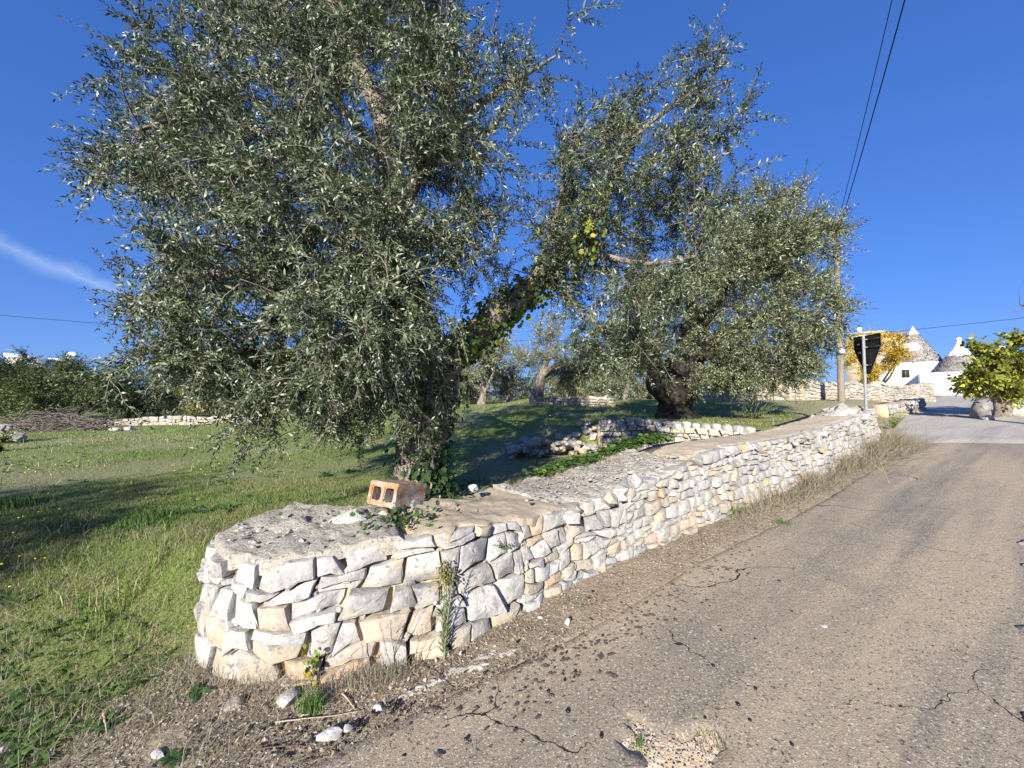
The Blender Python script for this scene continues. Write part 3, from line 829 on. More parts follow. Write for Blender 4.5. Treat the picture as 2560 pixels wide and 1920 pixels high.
bw2 = [at(u, 1000, d)[:2] for u, d in ((1750, 17.5), (1850, 17.6), (1940, 17.8), (2012, 18.2))]
small_wall('ruined_barn_wall', 'tall cream rubble wall half hidden behind the big old olive', bw2, [float(at(u, v, d)[2]) for u, v, d in ((1750, 955, 17.5), (1850, 935, 17.6), (1940, 930, 17.8), (2012, 940, 18.2))],
           h_field, .4, .26, 35, .8, bulge=.05, parts=200, aniso=1.2)
bw3 = [at(u, 1000, d)[:2] for u, d in ((1335, 14.5), (1400, 14.4), (1470, 14.2), (1545, 14.0))]
small_wall('low_grove_wall', 'low rubble wall among the trees beyond the shaded grass', bw3, [h_field(*p) + t for p, t in zip(bw3, (.28, .3, .33, .3))], h_field, .24, .10, 36, .6, bulge=.06)
bw4 = [at(u, 1000, d)[:2] for u, d in ((2225, 13.6), (2262, 14.3), (2290, 15.1), (2310, 16.2))]
small_wall('drive_edge_wall', 'low white rubble edging beside the drive, past the post', bw4, [float(at(u, v, d)[2]) for u, v, d in ((2225, 1010, 13.6), (2262, 1003, 14.3), (2290, 1000, 15.1), (2310, 998, 16.2))],
           lambda x, y: h_road(x, y) - .05, .3, .17, 37, .2, bulge=.08, parts=100)

# ------------------------------------------------------------------ buildings
def cone_courses(c, z0, z1, r0, n, seg, seed, name, root):
    r = np.random.default_rng(seed)
    acc = Acc()
    for k in range(n):
        za, zb = z0 + (z1 - z0) * k / n, z0 + (z1 - z0) * (k + 1) / n
        ra = r0 * (1 - k / n) ** .93 + .02; rb = r0 * (1 - (k + 1) / n) ** .93 + .05
        m = max(10, int(seg * (1 - k / n) + 6)); off = r.uniform(0, 6)
        for q in range(m):
            a0, a1 = off + q * 2 * math.pi / m, off + (q + .94) * 2 * math.pi / m
            dr = r.uniform(-.05, .05); g = r.uniform(.6, 1.15)
            pts = []
            for rad, z in ((ra + dr, za), (ra + dr - .03, za + (zb - za) * .92), (rb - .05, zb)):
                for a in (a0, a1): pts.append((c[0] + rad * math.cos(a), c[1] + rad * math.sin(a), z))
            acc.add(pts, np.array([[0, 1, 3, 2], [2, 3, 5, 4]]), np.array([.27, .252, .228]) * g)
    V, Fs, T = acc.arrays()
    back = tube(np.array([(c[0], c[1], z0 - .02), (c[0], c[1], z1 - .1)]), [r0 - .07, .02], 32)
    mesh_obj('roof_core', back[0], back[1], M['chianca'], root, np.full((len(back[0]), 3), .12))
    return mesh_obj(name, V, Fs, M['chianca'], root, T)

def trullo(label, u, vbase, veave, vapex, d, rr_, seed, white_tip, sphere, boxy):
    c = at(u, vbase, d); zb = c[2] - .6
    ze, za = at(u, veave, d)[2], at(u, vapex, d)[2]
    root = thing('trullo', (c[0], c[1], zb), label, 'trullo')
    ang = math.atan2(c[0], c[1])
    V, F = box((-rr_ * boxy, -rr_ * 1.02, 0), (rr_ * boxy, rr_ * 1.05, ze - zb + .12))
    V = rotz(V, -ang + .12) + np.array([c[0], c[1], zb])
    mesh_obj('wall', V, F, M['white'], root)
    cone_courses(c, ze, za - .25, rr_ * 1.02, 26, 44, seed, 'roof', root)
    prof = [(rr_ * white_tip, za - (za - ze) * white_tip), (rr_ * white_tip * .45, za - (za - ze) * white_tip * .5), (.13, za - .2), (.09 if sphere else .05, za - .05), (.06 if sphere else .005, za + .1)]
    pts = np.array([(c[0], c[1], z) for _, z in prof]); V, Fs = tube(pts, [p + (.05 if q < 2 else .02) for q, (p, _) in enumerate(prof)], 20)
    mesh_obj('pinnacle', V, Fs, M['white'], root, smooth=True)
    if sphere:
        V, F = ICO[2]; mesh_obj('finial', V * .2 + np.array([c[0], c[1], za + .12]), F, M['white'], root, smooth=True)
    return root, c, zb, ze, za, ang
t1, c1_, zb1, ze1, za1, an1 = trullo('larger cone roofed white trullo with a small square window, behind the yellow tree', 2287, 985, 912, 818, 40, 2.15, 5, .20, False, 1.25)
t2, c2_, zb2, ze2, za2, an2 = trullo('smaller cone roofed white trullo with a knob finial, above the drive', 2402, 987, 935, 852, 36, 1.75, 6, .46, True, 1.5)
wa = -an1 + .12; wn = np.array([math.sin(wa), -math.cos(wa), 0])          # the larger trullo's front wall
b0 = at(2264, 934, 1.0); o0 = np.array([0, 0, EYE]); rd = b0 - o0
wp_ = o0 + rd * ((2.15 * 1.02 + .012 - (o0 - c1_) @ wn) / (rd @ wn))
def wall_box(name, cx, cz, wx, wz, dp, mat, parent):
    V, F = box((cx - wx / 2, -dp, cz - wz / 2), (cx + wx / 2, dp, cz + wz / 2))
    return mesh_obj(name, rotz(V, wa) + wp_, F, mat, parent)
wd = wall_box('window', 0, 0, .5, .72, .012, M['dark'], t1)
for cx, cz, wx, wz in ((-.27, 0, .045, .8), (.27, 0, .045, .8), (0, .38, .5, .045), (0, -.38, .5, .05), (0, 0, .025, .70)):
    wall_box('window_frame', cx, cz, wx, wz, .022, M['pole_wood'], wd)
# whitewashed patch on the larger cone
ca = math.atan2(-c1_[1], -c1_[0]); hh = za1 - .25 - ze1
pv = []; na_, nb_ = 11, 7
for b_ in range(nb_):
    fz = .36 + .24 * b_ / (nb_ - 1); R_ = 2.15 * 1.02 * (1 - fz) ** .93 + .085
    wdt = .55 * math.sqrt(max(0, 1 - ((b_ - 3) / 3.6) ** 2)) + .08
    for a_ in range(na_):
        th_ = ca - .25 + wdt * (a_ / (na_ - 1) * 2 - 1)
        pv.append((c1_[0] + R_ * math.cos(th_), c1_[1] + R_ * math.sin(th_), ze1 + hh * fz))
mesh_obj('whitewash_patch', pv, grid_faces(nb_, na_), M['white'], t1, smooth=True)

hs_ = at(2180, 960, 47); ang = math.atan2(hs_[0], hs_[1])
farm = thing('farmhouse', (hs_[0], hs_[1], 1.5), 'cream flat roofed house with a red tiled corner behind the yellow tree', 'house')
V, F = box((-2.2, -2, 0), (1.0, 2, at(2180, 832, 45)[2] - 1.5)); mesh_obj('wall', rotz(V, -ang) + np.array([hs_[0], hs_[1], 1.5]), F, M['plaster'], farm)
zt_ = at(2180, 832, 45)[2]
V, F = box((-2.35, -2.15, 0), (1.15, 2.15, .22)); mesh_obj('parapet', rotz(V, -ang) + np.array([hs_[0], hs_[1], zt_]), F, M['plaster'], farm)
rc = at(2222, 846, 44)
V = np.array([(-1.2, -1.2, 0), (1.2, -1.2, 0), (1.2, 1.2, 0), (-1.2, 1.2, 0), (0, 0, .75), (-1.2, -1.2, -4), (1.2, -1.2, -4), (1.2, 1.2, -4), (-1.2, 1.2, -4)], float)
mesh_obj('tiled_roof', rotz(V[:5], -ang) + rc, [np.array([[0, 1, 4], [1, 2, 4], [2, 3, 4], [3, 0, 4]])], M['tile'], farm)
mesh_obj('side_wall', rotz(np.array([(-1.1, -1.1, 0), (1.1, -1.1, 0), (1.1, 1.1, 0), (-1.1, 1.1, 0), (-1.1, -1.1, -6), (1.1, -1.1, -6), (1.1, 1.1, -6), (-1.1, 1.1, -6)], float), -ang) + rc - np.array([0, 0, .02]),
         np.array([[0, 1, 5, 4], [1, 2, 6, 5], [2, 3, 7, 6], [3, 0, 4, 7], [0, 3, 2, 1]]), M['plaster'], farm)
vt = tube(np.array([at(2148, 830, 45), at(2148, 820, 45)]), [.18, .25], 10); mesh_obj('vent_cap', vt[0], vt[1], M['white'], farm)

# white house far left, seen over the trees
wh = thing('white_house', at(100, 960, 48), 'long white flat roofed house with a bent vent pipe, over the trees', 'house')
def quad_prism(pts, zlo, mat, name, back):
    p = np.array(pts); n = len(p); back = np.array([p[-1, 0], p[-1, 1], 0]) / np.hypot(*p[-1, :2]) * 7; q = p + np.array(back); lo1, lo2 = p.copy(), q.copy(); lo1[:, 2] = zlo; lo2[:, 2] = zlo
    V = np.concatenate([p, q, lo1, lo2]); a = np.arange(n - 1)
    Fs = [np.stack([a, a + 1, n + a + 1, n + a], 1), np.stack([2 * n + a, 2 * n + a + 1, a + 1, a], 1), np.stack([n + a, n + a + 1, 3 * n + a + 1, 3 * n + a], 1),
          np.array([[0, n, 3 * n, 2 * n], [n - 1, 3 * n - 1, 4 * n - 1, 2 * n - 1]])]
    return mesh_obj(name, V, Fs, mat, wh)
quad_prism([at(15, 884, 44), at(160, 906, 52)], 2, M['white'], 'wall', (6, 5, 0))
quad_prism([at(8, 881, 43.8), at(163, 903, 52.2)], float(at(163, 909, 52.2)[2]), M['white'], 'parapet', (7, 5, 0))
quad_prism([at(120, 895, 52), at(205, 899, 56)], 2, M['white'], 'upper_room', (7, 6, 0))
vp = np.array([at(172, 900, 52.5), at(172, 890, 52.5), at(176, 885, 52.5), at(184, 885, 52.5), at(191, 890, 52.5)])
V, Fs = tube(catmull(vp, 5), np.full(21, .24), 10); mesh_obj('vent_pipe', V, Fs, M['white'], wh, smooth=True)
ant = np.array([at(30, 882, 46), at(30, 872, 46)]); V, Fs = tube(ant, [.03, .03], 5); an_ = mesh_obj('aerial', V, Fs, M['galv'], wh)
V, Fs = tube(np.array([at(12, 873, 46), at(40, 876, 46)]), [.03, .03], 5); mesh_obj('aerial_arm', V, Fs, M['galv'], an_)

# ------------------------------------------------------------------ sign, pole, cables
pb = at(2166, 1030, 8.25); sign = thing('road_sign', pb, 'dark back of a pointed give way sign on a grey post standing in the wall', 'road sign')
pt = at(2160, 838, 8.25); pt[0] = pb[0] - .0
pz = pt[2]
V, Fs = tube(np.array([(pb[0], pb[1], pb[2] - .3), (pb[0] - .02, pb[1], pz)]), [.027, .027], 14); mesh_obj('post', V, Fs, M['galv'], sign, smooth=True, sharp=50)
px = pb[0] + .055
ztp = pz - .005
prof = [(-.31, ztp), (.31, ztp), (.315, ztp - .24), (.05, ztp - .80), (-.05, ztp - .80), (-.315, ztp - .24)]
def ext(prof, x0, x1):
    n = len(prof)
    V = [(x0, pb[1] + a, z) for a, z in prof] + [(x1, pb[1] + a, z) for a, z in prof]
    return V, n
V, n = ext(prof, px, px + .004)
me = bpy.data.meshes.new('plate'); me.from_pydata([Vector(np.array(v) - pb) for v in V], [], [tuple(range(n)), tuple(range(2 * n - 1, n - 1, -1))] + [(i, i + n, (i + 1) % n + n, (i + 1) % n) for i in range(n)])
me.update(); put('plate', me, M['sign_back'], sign, pb, label='dark backed pointed plate')
rim = np.array([(px - .008, pb[1] + a, z) for a, z in prof + prof[:1]]); V, Fs = tube(rim, np.full(len(rim), .006), 6); mesh_obj('rim', V, Fs, M['sign_back'], sign)
for dzr in (.09, .25, .62):
    hw = .29 if dzr < .3 else .10
    V, F = box((px - .018, pb[1] - hw, ztp - dzr - .02), (px - .002, pb[1] + hw, ztp - dzr + .02)); mesh_obj('bracket_rail', V, F, M['sign_back'], sign)
    V, F = box((pb[0] - .034, pb[1] - .036, ztp - dzr - .012), (px - .02, pb[1] + .036, ztp - dzr + .012)); mesh_obj('clamp', V, F, M['galv'], sign)
for dy_, dz_, in ((.2, .16), (.18, .34)):
    V, F = box((px - .008, pb[1] + dy_ - .03, ztp - dz_ - .02), (px - .003, pb[1] + dy_ + .035, ztp - dz_ + .015)); mesh_obj('sticker', V, F, M['sticker'], sign)

ub = at(2104, 1000, 17); utop = at(2094, 557, 17)
pole = thing('utility_pole', (ub[0], ub[1], ub[2] - .3), 'tall wooden utility pole rising behind the big old olive', 'utility pole')
utop[0] = ub[0] - .06
V, Fs = tube(np.array([(ub[0], ub[1], ub[2] - .3), (ub[0] * .5 + utop[0] * .5, ub[1], ub[2] * .5 + utop[2] * .5), utop]), [.13, .105, .08], 14); mesh_obj('shaft', V, Fs, M['pole_wood'], pole, smooth=True, sharp=50)
V, F = box((-.14, -.06, 0), (.14, .06, .1)); mesh_obj('bracket', V + utop - np.array([0, .1, .35]), F, M['galv'], pole)
V, Fs = tube(np.array([utop + np.array([.12, -.1, -.3]), utop + np.array([.12, -.1, -.12])]), [.05, .04], 8); mesh_obj('insulator', V, Fs, M['white'], pole)
lv = at(2104, 878, 16.8); V, F = ICO[2]; mesh_obj('junction_cap', V * .12 + lv, F, M['white'], pole, smooth=True)

def cable(label, P, rad, group=None):
    P = np.array(P); V, Fs = tube(P, np.full(len(P), rad), 6)
    mesh_obj('power_cable', V, Fs, M['cable'], label=label, cat='cable', group=group)
def overhead(u0, off, label, rad):
    A = utop + np.array([.0 + off, -.1, -.25]); B = at(u0, 0, 9.0); D = B - A
    t = np.linspace(0, 2.2, 40)[:, None]
    P = A + D * t; P[:, 2] -= (.35 * 4 * (t * (1 - t)))[:, 0] * .35
    cable(label, P, rad)
overhead(2230, -.04, 'thin cable running overhead from the wooden pole, upper of the two', .010)
overhead(2262, .08, 'thick twisted cable running overhead from the wooden pole', .015)
uu_ = np.linspace(-700, 3300, 60); vv_ = np.interp(uu_, [-700, 0, 240, 700, 1250, 1800, 2230, 2540, 3300], [705, 788, 808, 838, 852, 850, 830, 797, 690])
cable('thin dark cable sagging low across the sky behind the trees', [at(a, b, 29) for a, b in zip(uu_, vv_)], .018)

# ------------------------------------------------------------------ foliage tools
LOD = [0]
def leaf_quad(L, W, fold=.25, curve=.12):
    if LOD[0]:
        return (np.array([(0, 0, 0), (.45 * L, .5 * W, fold * W), (L, 0, -curve * L), (.45 * L, -.5 * W, fold * W)]), np.zeros((0, 3), int), np.array([[0, 3, 2, 1]]))
    """six-point leaf along +x"""
    V = np.array([(0, 0, 0), (.32 * L, .5 * W, fold * W), (.32 * L, -.5 * W, fold * W), (.7 * L, .4 * W, fold * W - curve * L * .4), (.7 * L, -.4 * W, fold * W - curve * L * .4), (L, 0, -curve * L)])
    F3 = np.array([[0, 2, 1], [3, 4, 5]]); F4 = np.array([[1, 2, 4, 3]])
    return V, F3, F4
def rot_to(dirv, up):
    x = dirv / (np.linalg.norm(dirv, axis=-1, keepdims=True) + 1e-9)
    y = np.cross(up, x); y /= np.linalg.norm(y, axis=-1, keepdims=True) + 1e-9
    z = np.cross(x, y)
    return np.stack([x, y, z], -1)          # columns
def twig_template(r, L, pairs, leafL, leafW, palette, spread=.8, bend=.25, alternate=False):
    leaf = Acc(); stem = Acc()
    t = np.linspace(0, 1, 6); tt = [0, 2, 5] if not LOD[0] else [0, 5]
    by, bz = r.normal(0, bend * .5), r.normal(-bend * .35, bend * .4)
    P = np.stack([t * L, by * L * t ** 2, bz * L * t ** 2], 1)
    V, Fs = tube(P[tt], np.linspace(.0030, .0012, 6)[tt] * (L / .3), 3, False); stem.add(V, Fs)
    for k in range(pairs):
        f = .1 + .9 * (k + .5 * r.random()) / pairs
        p = np.array([np.interp(f, t, P[:, q]) for q in range(3)])
        d = np.array([1, 2 * by * f, 2 * bz * f])
        roll = (k % 2) * math.pi / 2 + r.normal(0, .4)
        for sgn in (1, -1):
            if alternate and sgn == (1 if k % 2 else -1): continue
            side = np.array([0, math.cos(roll), math.sin(roll)]) * sgn
            dv = d * r.uniform(.55, .95) + side * spread * r.uniform(.7, 1.1) + r.normal(0, .12, 3)
            sc = r.uniform(.7, 1.15) * (1 - .35 * f)
            lv, f3, f4 = leaf_quad(leafL * sc, leafW * sc)
            up = np.cross(dv, side) * sgn + r.normal(0, .35, 3)
            R = rot_to(dv[None], up[None])[0]
            leaf.add(lv @ R.T + p, [f3, f4], palette(r))
    dv = P[-1] - P[-2]
    lv, f3, f4 = leaf_quad(leafL * .7, leafW * .7); leaf.add(lv @ rot_to(dv[None], np.array([[0, 0, 1.]]))[0].T + P[-1], [f3, f4], palette(r))
    return leaf.arrays(), stem.arrays()

def olive_pal(r):
    k = r.random()
    if k < .54: c = np.array([.040, .066, .027])
    elif k < .82: c = np.array([.095, .128, .060])
    else: c = np.array([.25, .28, .19])
    return c * r.uniform(.75, 1.3)
def olive_pal_far(r):
    k = r.random()
    if k < .45: c = np.array([.12, .148, .068])
    elif k < .8: c = np.array([.215, .238, .115])
    else: c = np.array([.33, .35, .22])
    return c * r.uniform(.75, 1.25)

def instance(templates, O, D, scale, r, which=0, upbias=1.0):
    """merge copies of templates (their arrays [which]) at origins O along directions D"""
    acc = Acc()
    pick = r.integers(0, len(templates), len(O))
    up = r.normal(0, .5, (len(O), 3)) + np.array([0, 0, upbias])
    R = rot_to(D, up)
    for k, tp_ in enumerate(templates):
        idx = np.where(pick == k)[0]
        if not len(idx): continue
        V, Fs, T = tp_[which]
        W = np.einsum('nij,vj->nvi', R[idx] * scale[idx, None, None], V) + O[idx, None]
        nv = len(V); off = (np.arange(len(idx)) * nv)[:, None, None]
        g = r.uniform(.82, 1.18, (len(idx), 1, 1))
        acc.add(W.reshape(-1, 3), [(f[None] + off).reshape(-1, f.shape[1]) for f in Fs], (T[None] * g).reshape(-1, 3))
    return acc

def grow(limbs, targets, r, tip_r=.004, arch=.16, kpts=5, sides=4):
    """limbs: list of (points, radii). Branches grow from the nearest wood to each target. Returns branch Acc and (points near the tips, directions)"""
    K = np.concatenate([p for p, _ in limbs]); KR = np.concatenate([q for _, q in limbs])
    acc = Acc(); tips = []
    d0 = np.array([np.min(np.linalg.norm(K - t, axis=1)) for t in targets])
    for i in np.argsort(d0):
        t = targets[i]
        d = np.linalg.norm(K - t, axis=1) + .25 * np.maximum(0, K[:, 2] - t[2]) + .0028 / (KR + .004)
        j = np.argmin(d); q = K[j]; L = np.linalg.norm(t - q)
        m = (q + t) / 2 + np.array([0, 0, arch * L]) + r.normal(0, .13 * L, 3)
        f = np.linspace(0, 1, kpts)[:, None]
        P = q * (1 - f) ** 2 + 2 * m * f * (1 - f) + t * f ** 2
        r0 = min(KR[j] * .7, .0035 + .007 * L)
        R = np.linspace(r0, tip_r, kpts)
        V, Fs = tube(P, R, sides, False); acc.add(V, Fs)
        K = np.concatenate([K, P[2:]]); KR = np.concatenate([KR, R[2:]])
        tips.append(P)
    return acc, tips

def leafy(tips, per, r, templates, sc=(.8, 1.2), droop=0.0, rnd=.55, start=.35):
    O, D = [], []
    for P in tips:
        d = P[-1] - P[-3]; d = d / (np.linalg.norm(d) + 1e-9)
        for _ in range(per):
            f = r.uniform(start, 1) * (len(P) - 1); k = min(int(f), len(P) - 2); o = P[k] + (P[k + 1] - P[k]) * (f - k)
            v = d * .7 + r.normal(0, rnd, 3); v[2] += (droop(o) if callable(droop) else droop)
            O.append(o); D.append(v)
    O, D = np.array(O), np.array(D)
    s = r.uniform(*sc, len(O))
    st = r.bit_generator.state
    leaf = instance(templates, O, D, s, r, 0)
    r.bit_generator.state = st
    stem = instance(templates, O, D, s, r, 1)
    return leaf, stem

def limb(pts):
    """pts: (u, v, depth, radius)"""
    P = np.array([list(at(u, v, d)) + [q] for u, v, d, q in pts])
    C = catmull(P, 7)
    return C[:, :3], np.maximum(C[:, 3], .004)

def pixel_targets(blobs, r, density, depth, shape=1.0):
    out = []
    for b in blobs:
        u, v, ru, rv = b[:4]; dn = b[4] if len(b) > 4 else 1.0
        n = max(1, int(round(ru * rv * density * dn)))
        cl = None
        for k in range(n):
            if cl is None or k % 6 == 0:                # leafy sprays gather in clumps with gaps between
                a = r.uniform(0, 2 * math.pi); q = math.sqrt(r.random())
                uu, vv = u + ru * q * math.cos(a), v + rv * q * math.sin(a)
                cl = at(uu, vv, depth(uu, vv, r)); sp = .018 * (ru + rv) / 2 / FPX * cl[1] * 7 if cl[1] > 6.5 else .13
            out.append(cl + r.normal(0, 1, 3) * sp)
    return out

# ------------------------------------------------------------------ the near olive tree
OT = np.array([at(1050, 1262, 4.25)[0], 4.25, float(h(at(1050, 1262, 4.25)[0], 4.25))])
tree = thing('olive_tree', OT, 'large ivy clad olive tree with a leaning right limb, just behind the wall', 'olive tree')
D0 = 4.25
trunk = limb([(1052, 1330, D0, .36), (1048, 1275, D0, .30), (1042, 1210, D0, .255), (1046, 1140, D0, .245), (1062, 1060, D0, .25), (1078, 980, D0, .26), (1088, 910, D0, .25), (1075, 850, D0, .2)])
A = limb([(1085, 930, D0, .22), (1060, 830, D0, .19), (1025, 740, 4.2, .165), (995, 600, 4.15, .14), (978, 450, 4.1, .12), (955, 300, 4.05, .10), (890, 150, 4.0, .085), (835, 10, 3.95, .07), (800, -160, 3.9, .05)])
B = limb([(1095, 940, D0, .18), (1150, 870, 4.2, .135), (1210, 815, 4.15, .12), (1270, 768, 4.1, .11), (1335, 715, 4.2, .115), (1400, 640, 4.35, .095), (1480, 560, 4.5, .065), (1545, 430, 4.6, .045), (1610, 320, 4.7, .032), (1720, 245, 4.75, .022), (1830, 200, 4.8, .012)])
C_ = limb([(1060, 840, D0, .13), (960, 780, 4.0, .10), (820, 730, 3.7, .075), (660, 690, 3.5, .055), (500, 690, 3.4, .035), (380, 740, 3.4, .015)])
D_ = limb([(1010, 690, 4.18, .10), (930, 560, 4.1, .08), (860, 455, 4.0, .055), (700, 350, 3.9, .035), (500, 290, 3.8, .022), (330, 330, 3.5, .015)])
E_ = limb([(985, 560, 4.15, .10), (1050, 430, 4.2, .075), (1150, 300, 4.3, .055), (1260, 220, 4.3, .035), (1390, 140, 4.3, .012)])
F_ = limb([(1020, 730, 4.15, .09), (1000, 600, 3.6, .045), (930, 560, 3.2, .03), (860, 640, 2.95, .018), (830, 780, 2.85, .008)])
G_ = limb([(1400, 640, 4.35, .05), (1500, 640, 4.2, .035), (1620, 660, 4.1, .022), (1740, 640, 4.1, .015)])
H_ = limb([(1360, 690, 4.45, .045), (1420, 740, 4.6, .03), (1500, 820, 4.6, .02), (1560, 900, 4.6, .010)])
I_ = limb([(1330, 715, 4.25, .035), (1390, 540, 4.5, .025), (1420, 400, 4.5, .018), (1470, 300, 4.4, .012)])
J_ = limb([(960, 330, 4.05, .07), (1000, 180, 4.4, .05), (1050, 40, 4.6, .035), (1090, -100, 4.7, .015)])
K_ = limb([(1020, 740, 4.3, .09), (900, 640, 4.9, .06), (760, 560, 5.3, .04), (600, 520, 5.4, .015)])
L_ = limb([(975, 430, 4.1, .06), (850, 260, 3.7, .035), (700, 120, 3.5, .022), (560, 40, 3.4, .010)])
limbs = [A, B, C_, D_, E_, F_, G_, H_, I_, J_, K_, L_]
V, Fs = tube(*trunk, 30, True, .09, 1.0); V += .02 * vnoise(V, 9, 2)[:, None] * np.array([1, 1, 0])
mesh_obj('trunk', V, Fs, M['bark'], tree, smooth=True)
for q, lb in enumerate(limbs):
    V, Fs = tube(*lb, 12 if q > 1 else 20, True, .07, q); V += .012 * vnoise(V, 11, q)[:, None]
    mesh_obj('limb', V, Fs, M['bark'], tree, smooth=True)
r = np.random.default_rng(101)
MAIN = [(620, 60, 170, 110), (850, 20, 240, 140), (1070, 60, 170, 130), (1320, 170, 75, 75, .7), (1190, 240, 80, 90, .8), (440, 270, 140, 120), (680, 260, 200, 150), (940, 280, 200, 170), (1130, 330, 130, 130, .8),
        (345, 420, 100, 75), (510, 480, 160, 140), (740, 500, 210, 160), (1010, 520, 170, 150), (1140, 560, 90, 100, .5), (480, 690, 115, 125), (630, 740, 185, 150), (830, 740, 180, 170),
        (400, 830, 80, 80), (490, 880, 100, 70), (660, 940, 130, 80, 1.2), (520, 900, 110, 65), (840, 930, 120, 110, 1.2), (990, 840, 90, 150), (1020, 970, 60, 80), (265, 420, 45, 45, .6), (760, 1040, 80, 40, .5), (650, 1055, 40, 25, .7), (1190, 720, 60, 60, .5),
        (420, 90, 50, 60, .6), (850, -160, 320, 130, .8)]
RIGHT = [(1500, 290, 100, 90, .7), (1640, 290, 130, 90, .8), (1780, 230, 75, 85, .8), (1455, 440, 80, 90, .8), (1560, 430, 130, 110), (1700, 410, 100, 90, .9), (1470, 590, 120, 100), (1620, 580, 140, 110), (1750, 540, 80, 90, .8),
         (1440, 740, 90, 100, .6), (1570, 740, 130, 120, .8), (1490, 870, 100, 75, .5), (1610, 860, 80, 60, .5), (1290, 500, 60, 50, .4), (1360, 610, 50, 50, .5), (1420, 640, 60, 60), (1470, 540, 60, 60), (1700, 680, 70, 70, .7), (1790, 300, 60, 60, .8)]
def depth_main(u, v, r):
    q = math.hypot((u - 800) / 720, (v - 430) / 720)
    return 3.95 + (1.45 * math.sqrt(max(0.04, 1 - q * q))) * (r.random() ** .8 * 2 - 1.05) - .25 * min(1, q)
def depth_right(u, v, r):
    q = math.hypot((u - 1570) / 300, (v - 560) / 420)
    return 4.45 + (.85 * math.sqrt(max(0.05, 1 - q * q))) * r.uniform(-1, 1)
FRONT = [(960, 620, 120, 110), (1040, 740, 80, 110), (900, 860, 110, 110), (1015, 900, 60, 100), (1150, 600, 70, 70, .5), (760, 880, 120, 110, .7), (560, 860, 120, 110, .7)]
targets = pixel_targets(FRONT, r, .0026, lambda u, v, r: r.uniform(2.75, 3.6)) + pixel_targets(MAIN, r, .0034, depth_main) + pixel_targets(RIGHT, r, .0031, depth_right)
br, tips = grow(limbs, targets, r)
OLT = [twig_template(r, r.uniform(.18, .34), int(r.integers(10, 15)), .056, .0145, olive_pal, bend=.6, spread=.95) for _ in range(12)]
def droop(o): return float(np.interp(o[2], [1.5, 3.0, 4.5, 6], [-.5, -.2, .1, .4]))
LOD[0] = 1
OLB = [twig_template(r, r.uniform(.2, .34), int(r.integers(9, 13)), .060, .017, olive_pal, bend=.6, spread=.95) for _ in range(8)]
LOD[0] = 0
lf, st = leafy([t for t in tips if t[-1][1] < 3.3], 6, r, OLT, (.75, 1.2), droop, start=.2, rnd=.7)
lb, sb = leafy([t for t in tips if t[-1][1] >= 3.3], 6, r, OLB, (.8, 1.25), droop, start=.2, rnd=.7)
lf.add(*lb.arrays()); st.add(*sb.arrays())
acc_obj('branches', br, M['bark'], tree, smooth=True)
acc_obj('twigs', st, M['twig'], tree, kind='stuff')
acc_obj('crown', lf, M['olive_leaf'], tree, kind='stuff', label='grey green narrow olive leaves')

# ivy on the trunk and the right limb
def ivy_leaf(s):
    P = np.array([(0, 0), (.25, .45), (.5, .30), (.62, .5), (1, 0), (.62, -.5), (.5, -.30), (.25, -.45)]) * s
    V = np.column_stack([P, .12 * s * np.abs(P[:, 1]) / s - .1 * P[:, 0] ** 2 / s])
    return V, np.array([[0, 2, 1], [0, 4, 2], [2, 4, 3], [0, 6, 4], [4, 6, 5], [0, 7, 6]])
def ivy_on(root, path, n, r, pal, off, s=(.04, .08), side=None):
    P, R = path; acc = Acc()
    for _ in range(n):
        f = r.uniform(0, len(P) - 1.01); k = int(f); p = P[k] + (P[k + 1] - P[k]) * (f - k); rad = R[k]
        t = P[k + 1] - P[k]; t /= np.linalg.norm(t)
        a = r.normal(size=3); 
        if side is not None: a = a + np.asarray(side) * 1.2
        a -= t * (a @ t); a /= np.linalg.norm(a)
        o = p + a * (rad + abs(r.normal(0, off)))
        dv = r.normal(0, .5, 3) + np.array([0, 0, -.8]) + a * .3
        V, F = ivy_leaf(r.uniform(*s)); Rm = rot_to(dv[None], (a + r.normal(0, .4, 3))[None])[0]
        acc.add(V @ Rm.T + o, F, pal(r))
    return acc
pal_ivy = lambda r: np.array([.045, .085, .028]) * r.uniform(.6, 1.5)
pal_lime = lambda r: (np.array([.17, .25, .035]) if r.random() < .7 else np.array([.34, .30, .04])) * r.uniform(.6, 1.2)
pal_mix = lambda r: pal_ivy(r) if r.random() < .62 else pal_lime(r)
ivy = thing('ivy', OT + np.array([.1, -.25, 0]), 'ivy climbing the near olive trunk and its leaning limb, yellowing in places', 'ivy')
up_trunk = (trunk[0][10:], trunk[1][10:])
i1 = ivy_on(ivy, up_trunk, 600, r, pal_ivy, .07, side=(.5, -.6, 0))
lowt = (trunk[0][:22], trunk[1][:22]); i2 = ivy_on(ivy, lowt, 190, r, pal_ivy, .05, side=(2.6, -.1, 0))
V, Fs, T = i1.arrays(); i2.add(V, Fs, T)
acc_obj('foliage', i2, M['leaf'], ivy, kind='stuff', label='dark green ivy leaves on the trunk')
i3 = ivy_on(ivy, (B[0][6:36], B[1][6:36]), 900, r, pal_mix, .06, s=(.04, .075))
acc_obj('foliage', i3, M['leaf'], ivy, kind='stuff', label='yellow green ivy leaves along the leaning limb')
pp = limb([(1440, 660, 3.95, .05), (1470, 600, 3.95, .08), (1490, 540, 3.95, .08), (1500, 460, 4.0, .04)])
i4 = ivy_on(ivy, pp, 210, r, lambda r: pal_lime(r) if r.random() < .75 else pal_ivy(r), .06, s=(.035, .06))
acc_obj('foliage', i4, M['leaf'], ivy, kind='stuff', label='bright lime ivy clump high in the right crown')
st_ = Acc()
